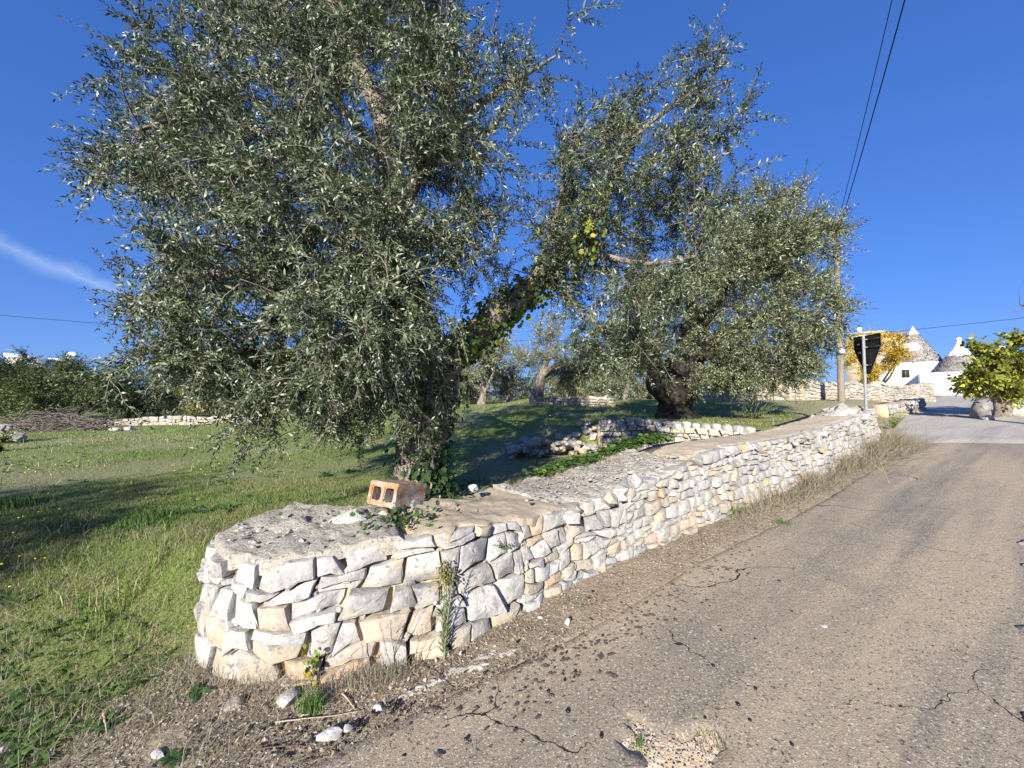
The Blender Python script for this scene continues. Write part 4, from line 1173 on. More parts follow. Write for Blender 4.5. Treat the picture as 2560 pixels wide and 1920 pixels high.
for q in range(7):
    pts = []
    for k in range(0, len(trunk[0]), 4):
        a_ = -1.3 + q * .35 + .3 * math.sin(k * .25 + q); pts.append(trunk[0][k] + (trunk[1][k] * 1.02) * np.array([math.cos(a_), math.sin(a_), 0]))
    V, Fs = tube(np.array(pts), np.linspace(.014, .007, len(pts)), 5); st_.add(V, Fs)
acc_obj('stem', st_, M['twig'], ivy, smooth=True)

# ------------------------------------------------------------------ the big old olive and the other trees
def make_tree(name, label, base, limbs_, blobs, depth, density, per, templates, leafmat, seed, cat='tree', group=None, bark='bark', droop=0.0, sc=(.8, 1.2), ridge=.08, trunkpath=None, tip=.006, sides=12):
    r = np.random.default_rng(seed)
    root = thing(name, base, label, cat, group)
    if trunkpath is not None:
        V, Fs = tube(*trunkpath, 26, True, ridge, seed); V += (.16 if bark == 'bark_dark' and trunkpath[1].max() > .5 else .05) * trunkpath[1].max() * (vnoise(V, 2.2 / max(trunkpath[1].max(), .1), seed) + .5 * vnoise(V, 5 / max(trunkpath[1].max(), .1), seed))[:, None] * np.array([1, 1, .3])
        mesh_obj('trunk', V, Fs, M[bark], root, smooth=True)
    for q, lb in enumerate(limbs_):
        V, Fs = tube(*lb, sides, True, .06, q); mesh_obj('limb', V, Fs, M[bark], root, smooth=True)
    tg = pixel_targets(blobs, r, density, depth)
    br, tips = grow(limbs_ + ([trunkpath] if trunkpath is not None else []), tg, r, tip)
    lf, st = leafy(tips, per, r, templates, sc, droop)
    for q in st.V: pass
    V, Fs, T = br.arrays(); st.add(V, Fs, T)
    acc_obj('branches', st, M['twig'] if bark == 'bark' else M[bark], root, kind='stuff')
    acc_obj('crown', lf, leafmat, root, kind='stuff')
    return root

LOD[0] = 1
OLF = [twig_template(rng, rng.uniform(.4, .6), 9, .10, .024, olive_pal_far, bend=.35) for _ in range(8)]
OLV = [twig_template(rng, rng.uniform(.7, 1.0), 8, .20, .05, olive_pal_far, bend=.35) for _ in range(6)]
db = 10.5
b2 = at(1692, 1046, db); b2[2] = float(h(b2[0], b2[1]))
tp2 = limb([(1690, 1075, db, .80), (1690, 1046, db, .58), (1688, 1022, db, .42), (1690, 1000, db, .40), (1694, 975, db, .50), (1698, 950, db, .57), (1704, 925, db, .50), (1716, 890, db, .40), (1725, 860, db, .30)])
l2 = [limb([(1675, 985, db, .35), (1648, 955, 10.2, .36), (1638, 925, 10.1, .2), (1632, 890, 10.1, .15), (1610, 840, 10, .14), (1560, 800, 9.9, .06)]),
      limb([(1715, 880, db, .32), (1760, 800, 10.4, .22), (1820, 700, 10.5, .16), (1900, 580, 10.6, .1), (1960, 470, 10.7, .03)]),
      limb([(1725, 900, db, .3), (1790, 850, 9.9, .2), (1880, 800, 9.6, .12), (2000, 780, 9.4, .06), (2080, 800, 9.3, .02)]),
      limb([(1715, 880, db, .3), (1730, 780, 11, .2), (1760, 680, 11.3, .12), (1820, 560, 11.5, .05)]),
      limb([(1850, 650, 10.5, .12), (1980, 640, 10.8, .08), (2080, 600, 11, .03)]),
      limb([(1740, 880, 10.3, .15), (1800, 900, 9.3, .1), (1880, 920, 9, .05), (1960, 930, 8.9, .02)])]
blobs2 = [(1940, 555, 95, 85), (2015, 555, 50, 80), (1870, 610, 95, 90), (2005, 650, 65, 75), (1880, 720, 130, 95), (2000, 760, 75, 85), (1780, 770, 130, 100), (1900, 850, 150, 75), (2010, 870, 70, 60), (1700, 730, 90, 80), (1620, 770, 100, 80),
          (1800, 640, 80, 80), (1930, 910, 130, 45), (2010, 930, 60, 30), (1790, 900, 60, 50), (1580, 840, 80, 60), (1970, 490, 50, 35), (2080, 820, 25, 50, .5), (1830, 940, 90, 30), (1530, 900, 90, 45), (1440, 900, 60, 40), (1780, 925, 70, 30), (1650, 880, 40, 25), (2085, 700, 30, 70, .9), (2085, 600, 25, 60, .9), (2090, 800, 30, 60, .8)]
def dep2(u, v, r):
    q = math.hypot((u - 1850) / 330, (v - 720) / 320); return 10.2 + 1.9 * math.sqrt(max(.04, 1 - q * q)) * r.uniform(-1, 1)
make_tree('olive_tree', 'ancient olive with a burled trunk coloured dark for crown shade, standing on the terrace', b2, l2, blobs2, dep2, .0125, 5, OLF, M['olive_leaf'], 202, 'olive tree', bark='bark_dark', droop=lambda o: float(np.interp(o[2], [2, 4, 7], [-.5, 0, .6])), trunkpath=tp2, ridge=.13)

# mid-distance olive with a pale leaning trunk
def pale_tree(u, v, d, blobs, label, seed, group, lean=(20, -60), templates=OLF, dens=.014, trunk_r=.22, mat=None, name='olive_tree', cat='olive tree', spread=1.2, per=5, bark='bark', forks=3, droop=.2, sc=(.9, 1.3)):
    b = at(u, v, d); b[2] = float(h(b[0], b[1]))
    vg = 993 + (EYE - b[2]) / d * FPX
    tpth = limb([(u, vg + 12, d, trunk_r * 1.5), (u, vg - 5, d, trunk_r * 1.1), (u + lean[0] * .4, vg + lean[1] * .5, d, trunk_r * .9), (u + lean[0], vg + lean[1], d, trunk_r * .7)])
    r = np.random.default_rng(seed)
    lbs = []
    for k in range(forks):
        bb = blobs[r.integers(0, len(blobs))]
        dd = d + r.uniform(-spread, spread) * .6
        lbs.append(limb([(u + lean[0] * .9, vg + lean[1] * .9, d, trunk_r * .6), ((u + lean[0] + bb[0]) / 2 + r.uniform(-10, 10), (vg + lean[1] + bb[1]) / 2, (d + dd) / 2, trunk_r * .4), (bb[0], bb[1], dd, .03)]))
    cu, cv = np.mean([q[0] for q in blobs]), np.mean([q[1] for q in blobs])
    dp = lambda uu, vv, r: d + spread * r.uniform(-1, 1)
    return make_tree(name, label, b, lbs, blobs, dp, dens, per, templates, mat or M['olive_leaf'], seed, cat, group, bark, droop, sc, .1, tpth, sides=8)
pale_tree(1340, 1002, 15, [(1330, 880, 50, 45), (1390, 860, 50, 50), (1430, 900, 40, 40), (1360, 830, 40, 40), (1300, 900, 25, 30, .6)], 'small olive with a pale leaning trunk in the mid grove', 301, 'grove olives', (14, -75), dens=.014, trunk_r=.24)
pale_tree(1565, 985, 17, [(1540, 900, 50, 40), (1590, 890, 40, 40), (1500, 920, 40, 40)], 'slender pale stemmed sapling left of the burled trunk', 302, 'grove olives', (8, -60), trunk_r=.12, dens=.012)
pale_tree(1205, 1005, 22, [(1190, 920, 45, 50), (1240, 900, 40, 55), (1220, 850, 35, 30), (1160, 950, 40, 30)], 'dark rounded olive right of the ivy clad trunk', 303, 'grove olives', (4, -30), dens=.016, templates=OLV)
pale_tree(1270, 1003, 25, [(1260, 950, 40, 40), (1290, 970, 35, 25), (1250, 900, 22, 30)], 'small dark tree low under the gap of sky', 304, 'grove olives', (2, -20), dens=.018, templates=OLV)
for q, (u, d, vt_, wd_, lab) in enumerate([(1420, 24, 930, 60, 'dense green olive behind the pale leaning trunk'), (1510, 26, 915, 60, 'bushy olive at the back of the grove, left of the burled trunk'), (1610, 24, 920, 55, 'shady olive right behind the burled trunk'), (1130, 24, 940, 55, 'low scrubby olive just right of the ivy clad trunk'), (1760, 26, 915, 70, 'pale olive beyond the ruined barn wall')]):
    pale_tree(u, 990, d, [(u - wd_ * .4, vt_ + 30, wd_ * .6, 40), (u + wd_ * .4, vt_ + 25, wd_ * .6, 42), (u, vt_ + 5, wd_ * .5, 30), (u, vt_ + 62, wd_, 22)], lab, 310 + q, 'grove olives', (3, -25), dens=.017, templates=OLV, trunk_r=.2)

def world_tree(name, label, base, crown, n, seed):
    r = np.random.default_rng(seed); base = np.array([*base, float(h(*base))])
    c = np.array(crown[:3]); R = np.array(crown[3:])
    tp_ = catmull(np.array([[*base, .34], [*(base + (0.1, 0, .7)), .24], [*(base * .6 + c * .4), .2], [*c, .1]]), 8); tp_ = (tp_[:, :3], tp_[:, 3])
    tg = []
    while len(tg) < n:
        q = r.uniform(-1, 1, 3)
        if .25 < np.linalg.norm(q) < 1: tg.append(c + q * R)
    root = thing(name, base, label, 'olive tree')
    V, Fs = tube(*tp_, 20, True, .09, seed); mesh_obj('trunk', V, Fs, M['bark'], root, smooth=True)
    br, tips = grow([tp_], tg, r, .006); lf, st = leafy(tips, 5, r, OLF, (.8, 1.2), 0.0)
    V, Fs, T = br.arrays(); st.add(V, Fs, T)
    acc_obj('branches', st, M['twig'], root, kind='stuff'); acc_obj('crown', lf, M['olive_leaf'], root, kind='stuff')
world_tree('olive_tree', 'olive tree beside the viewer whose shade falls across the left grass', (-7.6, -3.3), (-7.3, -3.2, 2.9, 1.9, 2.2, 1.1), 250, 777)

# scrub and trees along the far edge of the field, left
def shrub_pal(g):
    return lambda r: np.asarray(g) * r.uniform(.65, 1.35)
SH = {k: [twig_template(rng, rng.uniform(.5, .8), 6, .15, .07, shrub_pal(c), bend=.3, spread=1.0) for _ in range(5)] for k, c in
      {'dark': (.055, .080, .028), 'mid': (.105, .135, .045), 'olive': (.15, .165, .075), 'yellow': (.28, .24, .045), 'gold': (.56, .40, .04), 'lime': (.17, .23, .04)}.items()}
def shrub(name, label, u, d, vt_, wd_, key, seed, dens=.02, group=None, cat='shrub', spread=1.5, vb=1040, sc=(.9, 1.3), forks=5, per=5):
    return pale_tree(u, vb, d, [(u - wd_ * .45, vt_ + (vb - vt_) * .45, wd_ * .55, (vb - vt_) * .34), (u + wd_ * .4, vt_ + (vb - vt_) * .40, wd_ * .6, (vb - vt_) * .36), (u - wd_ * .1, vt_ + (vb - vt_) * .22, wd_ * .5, (vb - vt_) * .22), (u, vt_ + (vb - vt_) * .78, wd_ * .95, (vb - vt_) * .2)],
                     label, seed, group, (2, -(vb - vt_) * .2), SH[key], dens, .1, M['leaf'], name, cat, spread, per=per, bark='bark_dark', forks=forks, droop=.3, sc=sc)
G1 = 'trees along the far edge of the field'
shrub('holm_oak', 'dark leafy tree at the far left below the white house', 20, 25, 892, 90, 'dark', 401, group=G1, cat='tree')
shrub('holm_oak', 'round topped tree right of the white house', 195, 24, 902, 75, 'mid', 402, group=G1, cat='tree')
shrub('bramble_bush', 'bright green bramble bush in front of the left trees', 95, 19, 940, 85, 'mid', 403, cat='bush')
shrub('holm_oak', 'low grey green scrub tree behind the broken field wall', 320, 26, 952, 90, 'olive', 404, group=G1, cat='tree')
shrub('holm_oak', 'dull green scrub tree behind the middle of the field wall', 430, 27, 965, 90, 'olive', 405, group=G1, cat='tree')
shrub('yellow_bush', 'yellowing bush seen under the olive crown, left of the trunk', 530, 22, 930, 70, 'yellow', 406, cat='bush', group='yellowing bushes under the crown')
shrub('yellow_bush', 'taller yellow green bush seen under the olive crown', 640, 21, 870, 80, 'yellow', 407, cat='bush', group='yellowing bushes under the crown')
shrub('holm_oak', 'dark dense tree under the olive crown, between the yellow bushes and trunk', 760, 22, 860, 90, 'dark', 408, group=G1, cat='tree')
shrub('yellow_bush', 'golden bush directly left of the ivy clad trunk', 850, 24, 880, 70, 'yellow', 409, cat='bush', group='yellowing bushes under the crown')
shrub('holm_oak', 'dark shrub tight against the left side of the ivy clad trunk', 960, 21, 920, 70, 'dark', 410, group=G1, cat='tree')
shrub('holm_oak', 'dark shrub just right of the ivy clad trunk, in its gap', 1110, 24, 925, 60, 'dark', 411, group=G1, cat='tree', vb=1015)
shrub('garden_shrub', 'small yellow green shrub at the left edge of the grass', -10, 8.5, 1095, 32, 'lime', 412, dens=.02, spread=.3, vb=1140, sc=(.35, .5), forks=2, cat='shrub')
BIG = [twig_template(rng, rng.uniform(1.2, 1.8), 7, .42, .2, shrub_pal((.095, .11, .05)), bend=.3, spread=1.0) for _ in range(5)]
rs = np.random.default_rng(440); O, D = [], []
for q in range(2600):
    u = rs.uniform(-500, 1950); d = rs.uniform(34, 46); vt_ = 950 + 18 * math.sin(u / 70) + 10 * math.sin(u / 23 + 1); p = at(u, vt_ + (1010 - vt_) * rs.random() ** .8, d); O.append(p); D.append(rs.normal(0, 1, 3) * np.array([1, 1, .5]) + np.array([0, 0, .7]))
lf = instance(BIG, np.array(O), np.array(D), rs.uniform(.7, 1.2, len(O)), rs, 0)
acc_obj('distant_scrub', lf, M['leaf'], None, kind='stuff', label='dull green scrub closing the view far behind the grove', cat='scrub')
# yellow tree behind the sign, fig by the drive
yb = [(2150, 900, 45, 40), (2205, 880, 45, 40), (2185, 920, 60, 30), (2240, 905, 30, 30), (2135, 870, 25, 30), (2225, 850, 25, 20, .7)]
pale_tree(2190, 985, 23.5, yb, 'golden yellow leaved tree behind the road sign', 420, None, (4, -25), SH['gold'], .022, .12, M['leaf'], 'yellow_tree', 'tree', 1.2, 5, 'bark_dark', 4, .3, (.7, 1.0))
def fig_pal(r):
    k = r.random()
    c = np.array([.17, .21, .035]) if k < .45 else (np.array([.40, .39, .05]) if k < .98 else np.array([.42, .28, .05]))
    return c * r.uniform(.7, 1.25)
FIG = [twig_template(rng, rng.uniform(.35, .55), 5, .20, .13, fig_pal, bend=.4, spread=1.1) for _ in range(6)]
fd = 12.6
fb = [(2440, 868, 22, 18, .7), (2500, 858, 18, 20, .7), (2555, 850, 25, 18, .8), (2425, 960, 18, 30, .6), (2470, 900, 45, 40), (2530, 890, 50, 45), (2590, 900, 50, 50), (2480, 950, 55, 30), (2550, 950, 55, 35), (2620, 950, 50, 40), (2440, 930, 25, 35), (2455, 985, 20, 25, .7)]
b3 = at(2495, 1050, fd); b3[2] = float(h_road(b3[0], b3[1]))
fl = [limb([(2500, 1060, fd, .17), (2500, 1020, fd, .14), (2485, 980, fd, .10), (2470, 930, fd, .05), (2450, 900, fd, .015)]), limb([(2505, 1055, fd, .15), (2520, 1015, 12.5, .12), (2535, 960, 12.3, .07), (2550, 890, 12.2, .015)]),
      limb([(2510, 1050, fd, .12), (2540, 1010, 12.8, .09), (2590, 960, 13, .05), (2620, 900, 13, .015)])]
make_tree('fig_tree', 'low fig tree with yellowing leaves and grey stems beside the drive', b3, fl, fb, lambda u, v, r: fd + r.uniform(-.9, .9), .013, 4, FIG, M['leaf'], 421, 'fig tree', droop=-.1, sc=(.8, 1.1), sides=12)
# rocks round the fig
for q, (u, v, d, s, lab) in enumerate([(2455, 1038, 12.4, (.62, .55, .6), 'large boulder at the foot of the fig tree, its grey tint darkened for leaf shade'), (2545, 1050, 12.6, (.7, .5, .45), 'pale boulder right of the fig stems'), (2590, 1050, 12.8, (.8, .5, .5), 'pale boulder farthest right beside the drive'), (2470, 1062, 11.9, (.26, .22, .22), 'small white rock in front of the fig tree')]):
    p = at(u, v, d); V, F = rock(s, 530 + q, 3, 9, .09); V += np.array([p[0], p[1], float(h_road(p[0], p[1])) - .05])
    mesh_obj('boulder', V, F, M['stone'], None, np.broadcast_to(PALE * (.42 if q == 0 else .9), V.shape), smooth=True, sharp=30, label=lab, cat='boulder')  # first boulder's tint is darkened to paint in the fig's shade

# bare tree reaching in at the right edge
r = np.random.default_rng(77)
bl = [limb([(2700, 1090, 9.5, .14), (2690, 960, 9.5, .11), (2650, 850, 9.5, .07), (2600, 790, 9.4, .035), (2550, 760, 9.4, .012)]), limb([(2650, 850, 9.5, .05), (2600, 740, 9.5, .03), (2560, 700, 9.5, .01)])]
bp = at(2700, 1060, 9.5); bp[2] = float(h(bp[0], bp[1]))
bare = thing('bare_tree', bp, 'leafless tree with reddish twigs poking in over the fig', 'bare tree')
M['red_twig'] = pmat('red_twig', (0.16, 0.07, 0.06), 0.8)
for q, lb in enumerate(bl):
    V, Fs = tube(*lb, 8); mesh_obj('limb', V, Fs, M['red_twig'], bare, smooth=True)
tg = pixel_targets([(2550, 760, 30, 40), (2590, 740, 40, 60), (2640, 760, 40, 60)], r, .012, lambda u, v, r: 9.4 + r.uniform(-.4, .4))
br, tips = grow(bl, tg, r, .003, .1); acc_obj('twigs', br, M['red_twig'], bare, kind='stuff')

# brush pile of cut branches at the far left
brush = thing('brush_pile', at(180, 1040, 17), 'heap of cut grey branches below the left trees', 'brush pile')
acc = Acc(); r = np.random.default_rng(78)
for q in range(420):
    u = r.uniform(20, 270); d = 17 + r.uniform(-1.2, 1.2); p = at(u, 1030, d); p[2] = float(h(p[0], p[1])) + r.random() ** 1.5 * (.9 - abs(u - 140) / 220)
    v = r.normal(0, 1, 3) * np.array([1, .6, .25]); v /= np.linalg.norm(v); L = r.uniform(.4, 1.3)
    V, Fs = tube(np.array([p, p + v * L * .5 + r.normal(0, .05, 3), p + v * L + np.array([0, 0, -.1])]), [.016, .011, .004], 4, False); acc.add(V, Fs)
acc_obj('branches', acc, pmat('cut_wood', (0.20, 0.17, 0.145), 0.9, layers=[(3, (0.10, 0.085, 0.07), .45, .6, 3)]), brush, kind='stuff')

LOD[0] = 0
# ------------------------------------------------------------------ the hollow block and loose rocks on the wall
def hollow_block():
    X = [0, .045, .128, .182, .265, .31]; Z = [0, .042, .085, .097, .155, .2]; Y = [0, .1, .2, .3, .4]
    solid = lambda i, k: not ((i in (1, 3)) and (1 <= k <= 3))
    V, F, idx = [], [], {}
    def vid(a, b, c):
        key = (a, b, c)
        if key not in idx:
            idx[key] = len(V); g = 0
            x, y, z = X[a], Y[b], Z[c]
            V.append((x, y, z))
        return idx[key]
    nx, ny, nz_ = len(X) - 1, len(Y) - 1, len(Z) - 1
    S = lambda i, j, k: 0 <= i < nx and 0 <= j < ny and 0 <= k < nz_ and solid(i, k)
    for i in range(nx):
        for j in range(ny):
            for k in range(nz_):
                if not S(i, j, k): continue
                if not S(i - 1, j, k): F.append([vid(i, j, k), vid(i, j, k + 1), vid(i, j + 1, k + 1), vid(i, j + 1, k)])
                if not S(i + 1, j, k): F.append([vid(i + 1, j, k), vid(i + 1, j + 1, k), vid(i + 1, j + 1, k + 1), vid(i + 1, j, k + 1)])
                if not S(i, j - 1, k): F.append([vid(i, j, k), vid(i + 1, j, k), vid(i + 1, j, k + 1), vid(i, j, k + 1)])
                if not S(i, j + 1, k): F.append([vid(i, j + 1, k), vid(i, j + 1, k + 1), vid(i + 1, j + 1, k + 1), vid(i + 1, j + 1, k)])
                if not S(i, j, k - 1): F.append([vid(i, j, k), vid(i, j + 1, k), vid(i + 1, j + 1, k), vid(i + 1, j, k)])
                if not S(i, j, k + 1): F.append([vid(i, j, k + 1), vid(i + 1, j, k + 1), vid(i + 1, j + 1, k + 1), vid(i, j + 1, k + 1)])
    V = np.array(V)
    bm = bmesh.new(); vs = [bm.verts.new(v) for v in V]
    for f in F: bm.faces.new([vs[q] for q in f])
    bmesh.ops.recalc_face_normals(bm, faces=bm.faces)
    # groove round the middle: pull the z rows .085/.097 inwards on the outer sides
    for v in bm.verts:
        if abs(v.co.z - .091) < .008:
            if v.co.x > .3: v.co.x -= .014
            if v.co.x < .01: v.co.x += .014
            if .1 < v.co.x < .2: v.co.x += .006 if v.co.x < .155 else -.006
    ed = [e for e in bm.edges if len(e.link_faces) == 2 and e.calc_face_angle() > .5]
    bmesh.ops.bevel(bm, geom=ed, offset=.008, segments=2, affect='EDGES')
    bmesh.ops.subdivide_edges(bm, edges=[e for e in bm.edges if e.calc_length() > .05], cuts=2, use_grid_fill=True)
    bmesh.ops.triangulate(bm, faces=bm.faces)
    bm.verts.index_update()
    V = np.array([v.co[:] for v in bm.verts]); F = np.array([[v.index for v in f.verts] for f in bm.faces]); bm.free()
    V += .004 * np.stack([vnoise(V, 30, s) for s in (1, 2, 3)], 1) + .002 * np.stack([vnoise(V, 90, s) for s in (4, 5, 6)], 1)
    return V, F
V, F = hollow_block()
V -= np.array([.155, 0, 0])
ca = math.radians(2.5); V = V @ np.array([[math.cos(ca), 0, -math.sin(ca)], [0, 1, 0], [math.sin(ca), 0, math.cos(ca)]])
cb = math.radians(11); V = V @ np.array([[1, 0, 0], [0, math.cos(cb), -math.sin(cb)], [0, math.sin(cb), math.cos(cb)]])
V = rotz(V * .9, math.radians(-24))
bp_ = at(950, 1266, 3.02)
mesh_obj('hollow_block', V + bp_, F, M['tuff'], smooth=True, sharp=40, label='orange tuff hollow block with two square holes, propped on the wall by the trunk', cat='hollow block')
for q, (u, v, d, s, lab) in enumerate([(872, 1306, 2.95, (.30, .22, .16), 'white rock on the wall just left of the hollow block'), (958, 1288, 3.02, (.12, .1, .12), 'small brown stone propping up the hollow block'),
                                       (1040, 1318, 2.9, (.12, .1, .09), 'small white stone in the ivy below the hollow block'), (1185, 1222, 3.55, (.11, .1, .08), 'grey stone at the edge of the tan slab by the ivy'),
                                       (1020, 1275, 3.2, (.2, .2, .16), 'weathered stone under the back corner of the hollow block'), (815, 1318, 2.9, (.13, .1, .08), 'low stone left of the white rock on the wall'),
                                       (1310, 1236, 3.3, (.05, .04, .03), 'small white pebble on the tan slab edge'), (1316, 1250, 3.2, (.06, .04, .025), 'flat white chip on the tan slab')]):
    p = at(u, v, d); V, F = rock(s, 540 + q, 3, 8, .06)
    zz = p[2] - s[2] * .5
    mesh_obj('loose_rock', V + np.array([p[0], p[1], zz]), F, M['stone'], None, np.broadcast_to((CREAM * .8 if q == 1 else PALE * 1.08), V.shape), smooth=True, sharp=28, label=lab, cat='rock')

# ------------------------------------------------------------------ verge stones
def ground_px(u, v, hf=h):
    d = 2.0
    for _ in range(25):
        p = at(u, v, d); z = float(hf(p[0], p[1])); b = at(u, v, 1.0)
        d = d * .5 + .5 * (EYE - z) / (EYE - b[2])
    p = at(u, v, d); p[2] = float(hf(p[0], p[1])); return p
for q, (u, v, s, t_, lab) in enumerate([(583, 1768, (.095, .07, .05), CREAM * 1.15, 'rounded cream stone lying left of the grass tuft on the verge'), (722, 1755, (.13, .1, .05), PALE * 1.1, 'flat white stone half buried beside the grass tuft'),
        (946, 1772, (.065, .05, .035), PALE * 1.15, 'small white stone near the lane edge below the wall'), (828, 1846, (.12, .085, .05), PALE * 1.25, 'knobbly white lump on the lane edge at the bottom'),
        (868, 1826, (.05, .05, .035), PALE * 1.25, 'small white knob beside the knobbly white lump'), (1420, 1562, (.05, .055, .045), PALE * 1.2, 'white stone at the lane edge where the verge narrows'), (1352, 1546, (.045, .03, .02), PALE * 1.2, 'small white chip among dead leaves below the wall'),
        (1153, 1637, (.03, .03, .03), PALE * 1.2, 'tiny white cube of stone at the wall foot'), (395, 1892, (.07, .035, .03), PALE * 1.2, 'narrow white stone at the bottom among weeds'), (10, 1880, (.04, .04, .03), PALE * 1.2, 'white stone at the bottom left corner'),
        (2060, 1572, (.045, .03, .012), PALE * 1.3, 'white scrap lying on the middle of the lane'), (1090, 1655, (.03, .02, .02), PALE * 1.2, 'white chip beside the pale mortar streak'), (1062, 1702, (.035, .03, .02), PALE, 'white pebble on the pale mortar streak')]):
    p = ground_px(u, v); V, F = rock(s, 600 + q, 2, 8, .07)
    mesh_obj('loose_stone', V + p - np.array([0, 0, s[2] * .12 - (.012 if q in (10,) else 0)]), F, M['stone'], None, np.broadcast_to(t_, V.shape), smooth=True, sharp=35, label=lab, cat='stone')
# pale crumbled mortar at the lane's edge: a few broken patches
pts = catmull(np.array([ground_px(u, v) for u, v in ((1010, 1748), (1080, 1712), (1150, 1680), (1210, 1655), (1285, 1618))]), 10)
rm = np.random.default_rng(12)
for q, f in enumerate((2, 7, 12, 18, 23, 28, 33, 38)):
    c = pts[min(f, len(pts) - 1)] + np.array([rm.normal(0, .015), rm.normal(0, .015), 0]); n_ = 22
    a = np.arange(n_) * 2 * math.pi / n_; ra, rb = rm.uniform(.05, .085), rm.uniform(.018, .04)
    R = 1 + .25 * np.sin(3 * a + q) + .2 * np.sin(5 * a + q * 2) + rm.normal(0, .12, n_)
    P0 = np.stack([ra * R * np.cos(a), rb * R * np.sin(a)], 1); an = .58
    P0 = P0 @ np.array([[math.cos(an), math.sin(an)], [-math.sin(an), math.cos(an)]])
    Vx = np.concatenate([P0 + c[:2], P0 * .8 + c[:2], P0 * .4 + c[:2], c[None, :2]])
    zz = np.maximum(h(Vx[:, 0], Vx[:, 1]), h_road(Vx[:, 0], Vx[:, 1])) + np.concatenate([np.full(n_, -.002), np.full(n_, .006), np.full(n_, .009), [.009]]) + .004 * rm.normal(size=len(Vx))
    k = np.arange(n_); k2 = (k + 1) % n_
    mesh_obj('mortar_patch', np.column_stack([Vx, zz]), [np.stack([k, k2, n_ + k2, n_ + k], 1), np.stack([n_ + k, n_ + k2, 2 * n_ + k2, 2 * n_ + k], 1), np.stack([2 * n_ + k, 2 * n_ + k2, np.full(n_, 3 * n_)], 1)], M['chalk'], smooth=True, kind='structure', label='pale crumbled mortar patch along the lane edge', cat='mortar')

# ------------------------------------------------------------------ grass, litter and weeds
def wall_mask(x, y):
    """True where the roadside wall stands"""
    sd = sdist(x, y, F1.P[::6])
    return (sd > -.03) & (sd < .85) & (x > -2.3) & (x < 7.9)
def blades(P, hgt, wid, tint, r, lean=.5):
    n = len(P); a = r.uniform(0, 2 * math.pi, n); la = r.uniform(0, 2 * math.pi, n); ll = np.abs(r.normal(0, lean, n))
    side = np.column_stack([np.cos(a), np.sin(a), np.zeros(n)]) * wid[:, None] * .5
    ld = np.column_stack([np.cos(la), np.sin(la), np.zeros(n)]) * (ll * hgt)[:, None]
    upv = np.column_stack([np.zeros(n), np.zeros(n), hgt])
    m = P + upv * .6 + ld * .35
    tip = P + upv * (1 - .25 * np.minimum(1, ll))[:, None] + ld
    V = np.stack([P - side, P + side, m + side * .7, m - side * .7, tip], 1).reshape(-1, 3)
    k = np.arange(n)[:, None] * 5
    return V, [np.concatenate([k + np.array([0, 1, 2, 3])], 1), k + np.array([3, 2, 4])], np.repeat(tint, 5, 0)
def field_points(n, r, dmin, dmax, power=1.4, wide=1.5):
    d = (dmin ** (1 - power) + r.random(n) * (dmax ** (1 - power) - dmin ** (1 - power))) ** (1 / (1 - power))
    x = d * r.uniform(-wide, wide, n)
    return x, d
r = np.random.default_rng(55)
grass = Acc()
x, y = field_points(270000, r, 1.5, 26, 1.5)
sd = sdist(x, y, BND)
g = grassy(x, y)
keep = (sd > np.where(x < -1.75, -.55, .15)) & (sdist(x, y, ROAD_L) > .08) & ~wall_mask(x, y) & (r.random(len(x)) < g * (.55 + .6 * (n2(x, y, 2.2, 21) > -.15)) + .05) & ~((x > 8) & (sd < 1.2))
x, y, sd = x[keep], y[keep], sd[keep]
z = h(x, y)
far = ss(2, 16, y)
hg = (r.uniform(.015, .045, len(x)) * (1 + .7 * np.clip(n2(x, y, 1.1, 22), -.5, 1)) * (.85 + .6 * far))
wd = .004 + .016 * far
c1 = np.array([.215, .305, .06]); c2 = np.array([.12, .20, .035]); c3 = np.array([.42, .36, .21])
t = r.random((len(x), 1)); T = c1 * t + c2 * (1 - t)
dryk = (r.random(len(x)) < .06 + .34 * (n2(x, y, .9, 23) > .15) + .35 * ((y < 2.9) | (sd < .5)))[:, None]
T = np.where(dryk, c3 * r.uniform(.6, 1.2, (len(x), 1)), T)
V, Fs, T = blades(np.column_stack([x, y, z - .005]), hg, wd, T, r, .7)
mesh_obj('grass', V, Fs, M['grass'], None, T, kind='stuff', label='short green field grass with straw mixed in', cat='grass')
print('grass blades', len(x))

xt, yt = field_points(60000, r, 1.7, 18, 1.5)
sdt = sdist(xt, yt, BND)
k = (sdt > .25) & ~wall_mask(xt, yt) & (n2(xt, yt, 2.6, 61) + .6 * n2(xt, yt, 7, 62) > .74) & (xt < 7.5)
xt, yt = xt[k], yt[k]; nt_ = len(xt)
Tt = np.where((r.random((nt_, 1)) < .3), np.array([.44, .37, .21]), np.array([.16, .235, .05])) * r.uniform(.6, 1.25, (nt_, 1))
V, Fs, Tt = blades(np.column_stack([xt, yt, h(xt, yt) - .005]), r.uniform(.05, .17, nt_), np.full(nt_, .0035) + .001 * yt, Tt, r, .8)
mesh_obj('tall_grass', V, Fs, M['grass'], None, Tt, kind='stuff', label='taller uneven grass clumps and straw across the field', cat='grass')
xg = r.uniform(-5.5, -.9, 150000); yg = 1.5 + 4.2 * r.random(150000) ** 1.25
kg = (sdist(xg, yg, BND) > -.5) & (sdist(xg, yg, ROAD_L) > .25) & ~wall_mask(xg, yg) & (np.abs(xg) < 1.45 * yg + .3) & (r.random(len(xg)) < grassy(xg, yg) + .04)
xg, yg = xg[kg], yg[kg]; ng = len(xg); zg = h(xg, yg); ag = r.uniform(0, 2 * math.pi, ng); lg = r.uniform(0, 2 * math.pi, ng); hgt_ = r.uniform(.012, .045, ng); ll_ = np.abs(r.normal(0, .8, ng)) * hgt_
